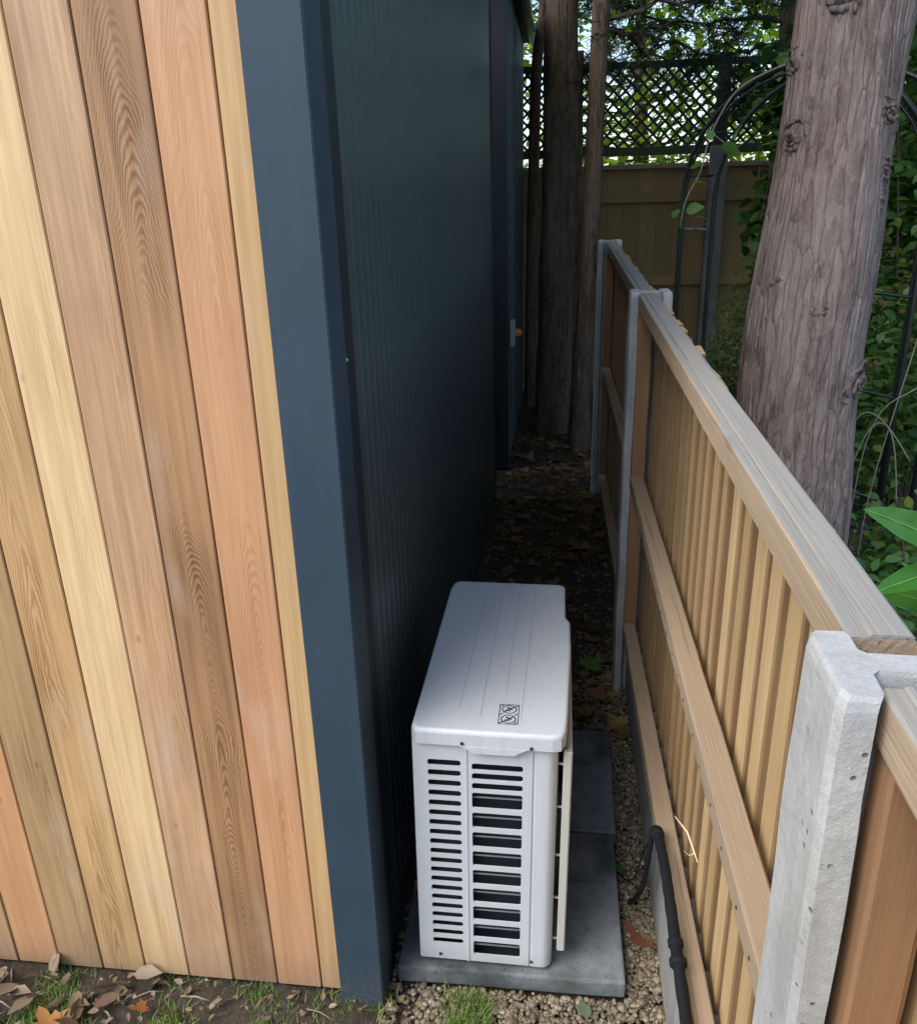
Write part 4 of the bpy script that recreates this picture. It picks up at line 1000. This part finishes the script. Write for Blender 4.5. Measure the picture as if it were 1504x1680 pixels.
# ------------------------------------------------------------------ leafy plants
def leaf_parts(parent, pts, sizes, tpl, mat, rots, name='leaf'):
    """single leaves as parts, sharing one mesh"""
    me = np_mesh(name, tpl[0], np.array(tpl[1])); me.materials.append(mat)
    for p in me.polygons: p.use_smooth = True
    loc = Vector(parent.location)
    for p, s, r in zip(pts, sizes, rots):
        o = bpy.data.objects.new(name, me); S.collection.objects.link(o); o.parent = parent
        m = Matrix([list(q) for q in r]).to_4x4(); m.translation = Vector(p)-loc; o.matrix_local = m @ Matrix.Scale(float(s), 4)
def shrub(name, base, label, cat, blobs, size, mat, tpl, n_ind=0, group=None, stems=6, tilt=0.9, seed=0, clumps=14):
    global RNG; RNG = np.random.default_rng(seed+100); rs = random.Random(seed)
    t = empty(name, base, label, cat, group); its = []
    allp = []
    for (c, r, n) in blobs:
        P = blob_points(n, c, r, clumps); P = P[P[:, 2] > 0.02]; P = P[P[:, 0] > (0.36 if c[0] > 0.3 else -9)]; allp.append(P)
        for k in range(stems):
            e = Vector(c)+Vector((rs.uniform(-.8, .8)*r[0], rs.uniform(-.8, .8)*r[1], rs.uniform(-.2, .9)*r[2])); b = Vector(base)+Vector((rs.uniform(-.1, .1), rs.uniform(-.1, .1), 0))
            mid = b.lerp(e, 0.5)+Vector((rs.uniform(-.1, .1), rs.uniform(-.1, .1), 0.1)); its.append((smooth_path([b, mid, e], 5), [0.008*(1-0.07*j) for j in range(11)], dict(n=5)))
    link('stems', tubes_mesh('stems', its), M['twig'], t, -t.location)
    P = np.concatenate(allp); sz = RNG.uniform(0.7, 1.25, len(P))*size; rt = rand_rot(len(P), tilt)
    # leaves nearest the viewpoint become single parts
    if n_ind:
        d = np.linalg.norm(P-np.array([0, 0, 1.78]), axis=1)+RNG.uniform(0, 0.5, len(P)); idx = np.argsort(d)[:n_ind]; msk = np.ones(len(P), bool); msk[idx] = False
        leaf_parts(t, P[idx], sz[idx], tpl, mat, rt[idx]); P, sz, rt = P[msk], sz[msk], rt[msk]
    scatter('foliage', tpl, P-np.array(t.location), sz, rt, mat, t, 'stuff' if n_ind else None)
    return t
shrub('ivy', (1.9, 4.7, 0), 'bright green ivy and climber filling the gap right of the big trunk', 'ivy',
      [((1.85, 4.7, 0.9), (0.55, 0.5, 0.95), 4200), ((1.95, 4.8, 2.1), (0.65, 0.6, 0.85), 3800)], 0.072, M['ivy'], LEAF_OVAL, 280, seed=1, clumps=26)
shrub('shrub', (1.15, 2.4, 0), 'low dark leaved shrub at the foot of the fence right of the trunk', 'shrub',
      [((1.25, 2.9, 0.28), (0.45, 0.7, 0.34), 2600)], 0.055, M['ivy'], LEAF_OVAL, 120, seed=2)
shrub('shrub', (1.35, 6.2, 0), 'dark leafy climber between the arch and the big trunk, over the back fence', 'shrub',
      [((1.50, 6.0, 1.9), (0.36, 0.5, 0.65), 2600), ((1.9, 5.8, 2.3), (0.5, 0.5, 0.6), 1200)], 0.10, M['darkleaf'], LEAF_OVAL, 120, seed=3)
shrub('shrub', (1.15, 5.3, 0), 'small dense dark green bush at the foot of the arch', 'shrub',
      [((1.15, 5.4, 0.70), (0.34, 0.4, 0.40), 3600)], 0.035, M['hedge'], LEAF_DIA, 0, seed=4)
shrub('hedge', (3.2, 5.4, 0), 'tall green hedge behind the ivy at the right edge', 'hedge',
      [((3.2, 5.4, 1.3), (1.3, 1.3, 1.4), 9000), ((2.6, 6.9, 2.3), (0.9, 0.8, 1.1), 5000)], 0.07, M['hedge'], LEAF_OVAL, 0, seed=5, clumps=50)
tn = empty('bramble', (1.15, 3.1, 0), 'thin pale arching bramble stems between the big trunk and the black arch leg', 'bramble')
for q in ([(1.05, 3.1, 0), (1.02, 3.0, 0.5), (1.03, 2.95, 0.85), (1.10, 2.95, 1.0), (1.22, 2.95, 0.86)], [(1.0, 3.0, 0), (0.98, 2.9, 0.6), (1.0, 2.9, 1.02), (1.12, 2.9, 0.98), (1.2, 2.95, 0.7)], [(1.1, 3.1, 0), (1.08, 3.0, 0.9), (1.2, 2.95, 1.12), (1.4, 2.95, 1.2)], [(1.2, 3.2, 0.1), (1.12, 3.0, 0.7), (1.22, 3.0, 1.5), (1.16, 3.0, 1.75)]):
    link('stem', tubes_mesh('stem', [(smooth_path(q, 6), 0.0026, dict(n=5))]), M['vine'], tn, -tn.location)
# laurel with large leaves close to the fence
la = empty('laurel', (0.95, 1.62, 0), 'laurel sprig with big glossy bright green leaves, poking up behind the nearest fence post', 'laurel')
M['laurel'] = mat_leaf('glossy laurel leaf', [(0.05, 0.19, 0.03), (0.07, 0.23, 0.035)], 0.25, 0.28, 0.5)
M['vein'] = mat_plain('pale leaf vein', (0.20, 0.38, 0.10), 0.5)
def laurel_leaf(base, tip, w, roll=0.0, droop=0.02):
    b, t = Vector(base), Vector(tip); d = t-b; L = d.length; d.normalize(); s = d.cross((Vector((0.0, 0.0, 2.2))-b).normalized()).normalized(); s = Matrix.Rotation(roll, 3, d) @ s; nn = s.cross(d)
    N, K = 12, 6; V = []; F = []
    for i in range(N+1):
        u = i/N; ww = w*(math.sin(math.pi*min(1, u**0.8))**0.75)*(1-0.15*u)+0.0008
        for j in range(-K//2, K//2+1):
            v = j/(K/2); V.append(tuple(b+d*(L*u)+s*(v*ww)+nn*(abs(v)*ww*0.22-droop*u*u+0.0012*math.sin(u*22+abs(v)*3))))
    W = K+1
    for i in range(N):
        for j in range(K): F.append((i*W+j, i*W+j+1, (i+1)*W+j+1, (i+1)*W+j))
    me = np_mesh('leaf', V, F)
    for p in me.polygons: p.use_smooth = True
    o = link('leaf', me, M['laurel'], la, -la.location)
    mid = [b+d*(L*u)+nn*(-droop*u*u+0.0016) for u in np.linspace(0, 0.95, 9)]
    link('midrib', tubes_mesh('midrib', [(mid, [0.0016*(1-0.08*k) for k in range(9)], dict(n=5))]), M['vein'], o)
laurel_leaf((0.790, 1.66, 1.085), (0.606, 1.60, 1.185), 0.036, 0.15)
laurel_leaf((0.800, 1.67, 1.030), (0.640, 1.60, 1.012), 0.030, 0.25)
laurel_leaf((0.800, 1.66, 1.06), (0.86, 1.60, 1.22), 0.032, -0.3); laurel_leaf((0.80, 1.68, 1.04), (0.80, 1.86, 1.10), 0.030, 0.2)
laurel_leaf((0.82, 1.68, 0.99), (0.93, 1.60, 0.98), 0.032, 0.1); laurel_leaf((0.82, 1.68, 0.93), (0.74, 1.85, 0.90), 0.032, 0.1); laurel_leaf((0.84, 1.66, 0.90), (0.78, 1.52, 0.86), 0.030, 0.3)
link('stem', tubes_mesh('stem', [(smooth_path([(0.95, 1.62, 0), (0.88, 1.66, 0.5), (0.82, 1.67, 0.9), (0.79, 1.665, 1.10)], 6), 0.006, dict(n=7))]), M['hedge'], la, -la.location)

# vine hanging from the arch
vi = empty('vine', (0.72, 4.2, 2.1), 'thin vine with a few pale green leaves hanging from the arch', 'vine')
vp = smooth_path([(0.99, 4.4, 2.29), (0.80, 4.45, 2.20), (0.70, 4.5, 2.02), (0.66, 4.5, 1.85), (0.60, 4.5, 1.72), (0.58, 4.5, 1.60)], 6)
link('stem', tubes_mesh('stem', [(vp, 0.0035, dict(n=5)), (smooth_path([(0.70, 4.5, 2.02), (0.80, 4.46, 1.95), (0.86, 4.4, 1.99)], 5), 0.002, dict(n=5))]), M['vine'], vi, -vi.location)
lp = np.array([(0.60, 4.48, 1.67), (0.64, 4.48, 1.64), (0.53, 4.48, 1.66), (0.62, 4.48, 1.80), (0.74, 4.46, 1.96), (0.66, 4.48, 1.90), (0.57, 4.48, 1.60), (0.80, 4.44, 1.98), (0.70, 4.48, 2.03)])
RNG = np.random.default_rng(77); leaf_parts(vi, lp, [0.10, 0.085, 0.075, 0.09, 0.12, 0.07, 0.08, 0.10, 0.08], LEAF_OVAL, M['ivy'], rand_rot(len(lp), 1.6))

# ------------------------------------------------------------------ trees beyond the lattice
def broad_tree(x, y, h, rr, n, seed, label, mat='maple', leaf=0.17):
    global RNG; RNG = np.random.default_rng(seed); rs = random.Random(seed); random.seed(seed)
    t = empty('broadleaf_tree', (x, y, 0), label, 'tree', 'trees beyond the lattice fence'); its = []
    its.append((smooth_path([(x, y, -0.1), (x+0.05, y, h*0.3), (x-0.05, y, h*0.7), (x, y, h)], 5), [0.14*(1-0.055*k) for k in range(16)], dict(n=9)))
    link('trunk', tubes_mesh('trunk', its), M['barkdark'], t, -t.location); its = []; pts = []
    for k in range(46):
        z = rs.uniform(0.22, 0.98)*h; a = rs.uniform(0, 6.283); l = rr*rs.uniform(0.5, 1.0)*math.sin(math.pi*min(0.95, max(0.15, z/h)))**0.5
        p = limb(its, (x, y, z), (x+l*math.cos(a), y+l*math.sin(a), z+l*0.25), 0.016, 0.004, 0.0, 7, 0.06)
        for q in range(1, 8):
            m = int(0.6*n/46/7); c = np.array(p[q]); pts.append(c+RNG.normal(0, 0.17+0.02*q, (m, 3)))
    link('branches', tubes_mesh('branches', its), M['twig'], t, -t.location)
    P = np.concatenate(pts); scatter('crown', LEAF_DIA, P-np.array(t.location), RNG.uniform(0.7, 1.3, len(P))*leaf, rand_rot(len(P), 1.0), M[mat], t)
for a in ((0.9, 11.2, 5.2, 1.5, 5200, 51, 'light green broadleaf tree seen above the lattice right of the dark trunks'), (-1.3, 11.8, 6.0, 1.8, 5200, 52, 'light green tree beyond the gap between shed and dark trunks'),
          (3.0, 12.0, 6.0, 2.0, 7000, 53, 'green broadleaf tree beyond the lattice behind the big trunk'), (5.4, 10.5, 5.5, 2.0, 6000, 54, 'green tree beyond the fence on the far right')): broad_tree(*a)
alley_tree('conifer_tree', [(-0.05, 2.5, 8.9, 0.14), (2.0, 2.5, 8.9, 0.12), (6.5, 2.5, 8.9, 0.05)], 'dark evergreen rising just behind the lattice fence', up_boughs(12, 3.0, 6.2, 1.4, 61), 12, None, per=9)
def far_hedge():
    global RNG; RNG = np.random.default_rng(9); n = 24000
    x = RNG.uniform(-9, 14, n); y = 16+RNG.normal(0, 0.5, n); z = np.abs(RNG.normal(0.9, 0.75, n)); P = np.stack([x, y, z], -1)
    o = scatter('hedge', LEAF_DIA, P, RNG.uniform(0.12, 0.24, n), rand_rot(n, 1.0), M['hedge']); tag(o, 'long low hedge far beyond the lattice fence', 'hedge')
far_hedge()

# ------------------------------------------------------------------ small ground cover
def in_slab(x, y): return (x > -0.375) & (x < 0.180) & (y > 1.435) & (y < 2.435)
RNG = np.random.default_rng(3)
def ico(sub):
    bm = bmesh.new(); bmesh.ops.create_icosphere(bm, subdivisions=sub, radius=1.0); v = np.array([tuple(q.co) for q in bm.verts]); f = np.array([[q.index for q in p.verts] for p in bm.faces]); bm.free(); return v, f
def pebbles(n, xr, yr, size, sub, name, keep=None):
    v, f = ico(sub); x = RNG.uniform(*xr, n); y = RNG.uniform(*yr, n); m = ~in_slab(x, y) & (x < 0.262)
    if keep is not None: m &= keep(x, y)
    x, y = x[m], y[m]; n = len(x); s = RNG.lognormal(0, 0.35, n)*size*0.92
    sc = np.stack([RNG.uniform(0.8, 1.25, n), RNG.uniform(0.7, 1.1, n), RNG.uniform(0.45, 0.75, n)], -1)
    base = v[None]*(1+RNG.normal(0, 0.10, (n, len(v), 1)))*sc[:, None, :]*s[:, None, None]
    V = np.einsum('nij,nkj->nki', rand_rot(n, 0.35), base)+np.stack([x, y, RNG.uniform(-0.004, 0.008, n)], -1)[:, None, :]
    F = f[None]+(np.arange(n)*len(v))[:, None, None]
    me = np_mesh(name, V.reshape(-1, 3), F.reshape(-1, 3))
    if sub > 1:
        me.polygons.foreach_set('use_smooth', [True]*len(me.polygons))
    return tag(link(name, me, M['gravel']), None, None, None, 'stuff')
g1 = pebbles(13500, (-0.38, 0.262), (0.95, 1.70), 0.0054, 2, 'gravel', lambda x, y: (x > -0.30) | (y < 1.05) | (RNG.random(len(x)) < 0.35))
g2 = pebbles(15000, (0.10, 0.262), (1.55, 4.2), 0.0055, 1, 'gravel', lambda x, y: RNG.random(len(x)) < np.clip(1.2-(y-1.9)*0.9, 0.06, 1))
g1['label'] = 'brown pea gravel in front of the slab'; g1['category'] = 'gravel'; g2['label'] = 'brown pea gravel between slab and fence'; g2['category'] = 'gravel'
# grass tufts
def grass(n, xr, yr, hs, name, label, dens):
    x = RNG.uniform(*xr, n); y = RNG.uniform(*yr, n); m = np.array([noise.noise((a*5, b*5, 1)) for a, b in zip(x, y)])+RNG.normal(0, 0.12, n) > dens; x, y = x[m], y[m]; n = len(x)
    yaw = RNG.uniform(0, 2*np.pi, n); tilt = RNG.uniform(0.1, 1.1, n); h = RNG.uniform(0.4, 1.2, n)*hs; w = 0.0018
    d = np.stack([np.cos(yaw), np.sin(yaw)], -1); s = np.stack([-d[:, 1], d[:, 0]], -1); V = np.zeros((n, 5, 3)); b = np.stack([x, y, np.full(n, -0.012)], -1)
    for k, (t, ww) in enumerate(((0, 1), (0.5, 0.8))):
        r = np.sin(tilt*t)*h*t; z = np.cos(tilt*t*0.8)*h*t; c = b+np.stack([d[:, 0]*r, d[:, 1]*r, z], -1); sv = np.concatenate([s*w*ww, np.zeros((n, 1))], -1); V[:, 2*k] = c-sv; V[:, 2*k+1] = c+sv
    r = np.sin(tilt)*h; z = np.cos(tilt)*h; V[:, 4] = b+np.stack([d[:, 0]*r, d[:, 1]*r, z], -1)
    F = np.array([(0, 1, 3), (0, 3, 2), (2, 3, 4)])[None]+(np.arange(n)*5)[:, None, None]
    o = link(name, np_mesh(name, V.reshape(-1, 3), F.reshape(-1, 3)), M['grass']); tag(o, label, 'grass', None, 'stuff')
grass(26000, (-1.25, -0.32), (1.05, 1.390), 0.042, 'grass', 'thin short grass growing along the foot of the cedar wall', 0.10)
grass(6500, (-0.40, -0.14), (1.15, 1.41), 0.050, 'grass', 'bright tuft of grass between trim and slab', -0.15)
grass(3000, (-2.2, -1.1), (0.7, 1.38), 0.045, 'grass', 'sparse grass among the dry leaves', 0.25)
# dry leaf litter below the cladding, left
def litter(n, xr, yr, size, mat, name, label, tpl, tilt=0.35, z=(0.0, 0.02), keep=None):
    x = RNG.uniform(*xr, n); y = RNG.uniform(*yr, n); m = ~in_slab(x, y)
    if keep is not None: m &= keep(x, y)
    x, y = x[m], y[m]; n = len(x); P = np.stack([x, y, RNG.uniform(*z, n)+np.where((x < -0.42) & (y > 1.28) & (y < 1.4), 0.014, 0)], -1)
    o = scatter(name, tpl, P, RNG.uniform(0.5, 1.2, n)*size, rand_rot(n, tilt), M[mat]); tag(o, label, 'fallen leaves', None, 'stuff')
CURL = (np.array([[0, 0, 0], [.22, .2, .10], [.26, .55, .16], [0, 1, .05], [-.26, .55, .16], [-.22, .2, .10], [0, .5, -.02]], float), LEAF_OVAL[1])
litter(650, (-2.2, -0.70), (0.9, 1.385), 0.060, 'dry', 'leaf_litter', 'dry curled brown leaves heaped at the foot of the cedar wall', CURL, 0.9, (0.0, 0.03), lambda x, y: RNG.random(len(x)) < np.clip((-0.98-x)*4+0.22, 0, 1))
litter(420, (-1.1, -0.3), (1.0, 1.385), 0.022, 'dry', 'leaf_litter', 'small brown leaf scraps among the thin grass', CURL, 0.9, (-0.004, 0.012))
litter(230, (-0.37, 0.25), (2.3, 6.2), 0.085, 'litter', 'leaf_litter', 'yellow and brown maple leaves littering the dark passage', maple(), 0.28, (0.0, 0.02))
litter(2600, (-0.37, 0.25), (2.3, 7.8), 0.035, 'litter', 'leaf_litter', 'small dark leaf fragments covering the passage floor', CURL, 0.4, (-0.005, 0.012))
litter(260, (-0.36, 0.25), (1.0, 2.5), 0.016, 'dry', 'leaf_litter', 'small leaf scraps lying on the gravel', CURL, 0.5, (0.004, 0.012))
litter(1500, (0.36, 2.6), (0.8, 4.5), 0.06, 'dry', 'leaf_litter', 'brown leaves on the garden soil behind the fence', CURL, 0.6, (0.01, 0.05))
# twigs
its = []
rs = random.Random(4)
for k in range(40):
    x, y = rs.uniform(-1.7, -0.4), rs.uniform(1.1, 1.37); a = rs.uniform(0, 3.14); l = rs.uniform(0.03, 0.10); its.append(([(x, y, 0.004), (x+l*math.cos(a)*.5, y+l*math.sin(a)*.2, 0.014), (x+l*math.cos(a), y+l*math.sin(a)*.4, 0.008)], rs.uniform(0.001, 0.0022), dict(n=5)))
tag(link('twigs', tubes_mesh('twigs', its), M['vine']), 'thin dry twigs scattered at the foot of the cedar wall', 'twigs', None, 'stuff')
# single leaves one can point to
def one_leaf(loc, size, yaw, col, label, tpl=None, tilt=(0.1, 0.1)):
    v, f = tpl or maple(0.25); me = np_mesh('fallen_leaf', v, np.array(f)); n = mat_leaf('fallen leaf', [col, [c*0.8 for c in col]], 0.15, 0.5)
    o = link('fallen_leaf', me, n, None, loc, (tilt[0], tilt[1], yaw)); o.scale = (size,)*3; tag(o, label, 'leaf', 'single fallen leaves')
one_leaf((0.115, 2.83, 0.03), 0.105, -0.6, (0.12, 0.26, 0.05), 'fresh green maple leaf on the dark ground behind the slab')
one_leaf((0.135, 2.55, 0.02), 0.085, 1.2, (0.20, 0.15, 0.04), 'olive yellow leaf just behind the rear slab')
one_leaf((0.222, 1.61, 0.025), 0.095, 2.6, (0.30, 0.12, 0.07), 'reddish brown leaf between slab and gravel board, beside the hose', None, (0.5, -0.3))
one_leaf((-1.120, 1.215, 0.02), 0.085, 0.9, (0.42, 0.20, 0.06), 'bright orange leaf at the bottom left corner')
one_leaf((-0.93, 1.30, 0.02), 0.05, 2.2, (0.38, 0.14, 0.05), 'small rust red leaf in the grass below the cladding', None, (0.4, 0.2))
one_leaf((0.085, 1.375, 0.014), 0.05, 0.3, (0.16, 0.20, 0.14), 'grey green leaf lying on the gravel in front of the slab', LEAF_OVAL)
one_leaf((-0.345, 1.66, 0.06), 0.07, 0.3, (0.38, 0.15, 0.06), 'rusty leaf wedged between dark wall and white unit', None, (1.2, 0.6))
one_leaf((0.195, 1.80, 0.03), 0.05, 0.8, (0.03, 0.12, 0.03), 'dark green leaf on the gravel beside the hose', LEAF_OVAL, (0.3, 0.2))
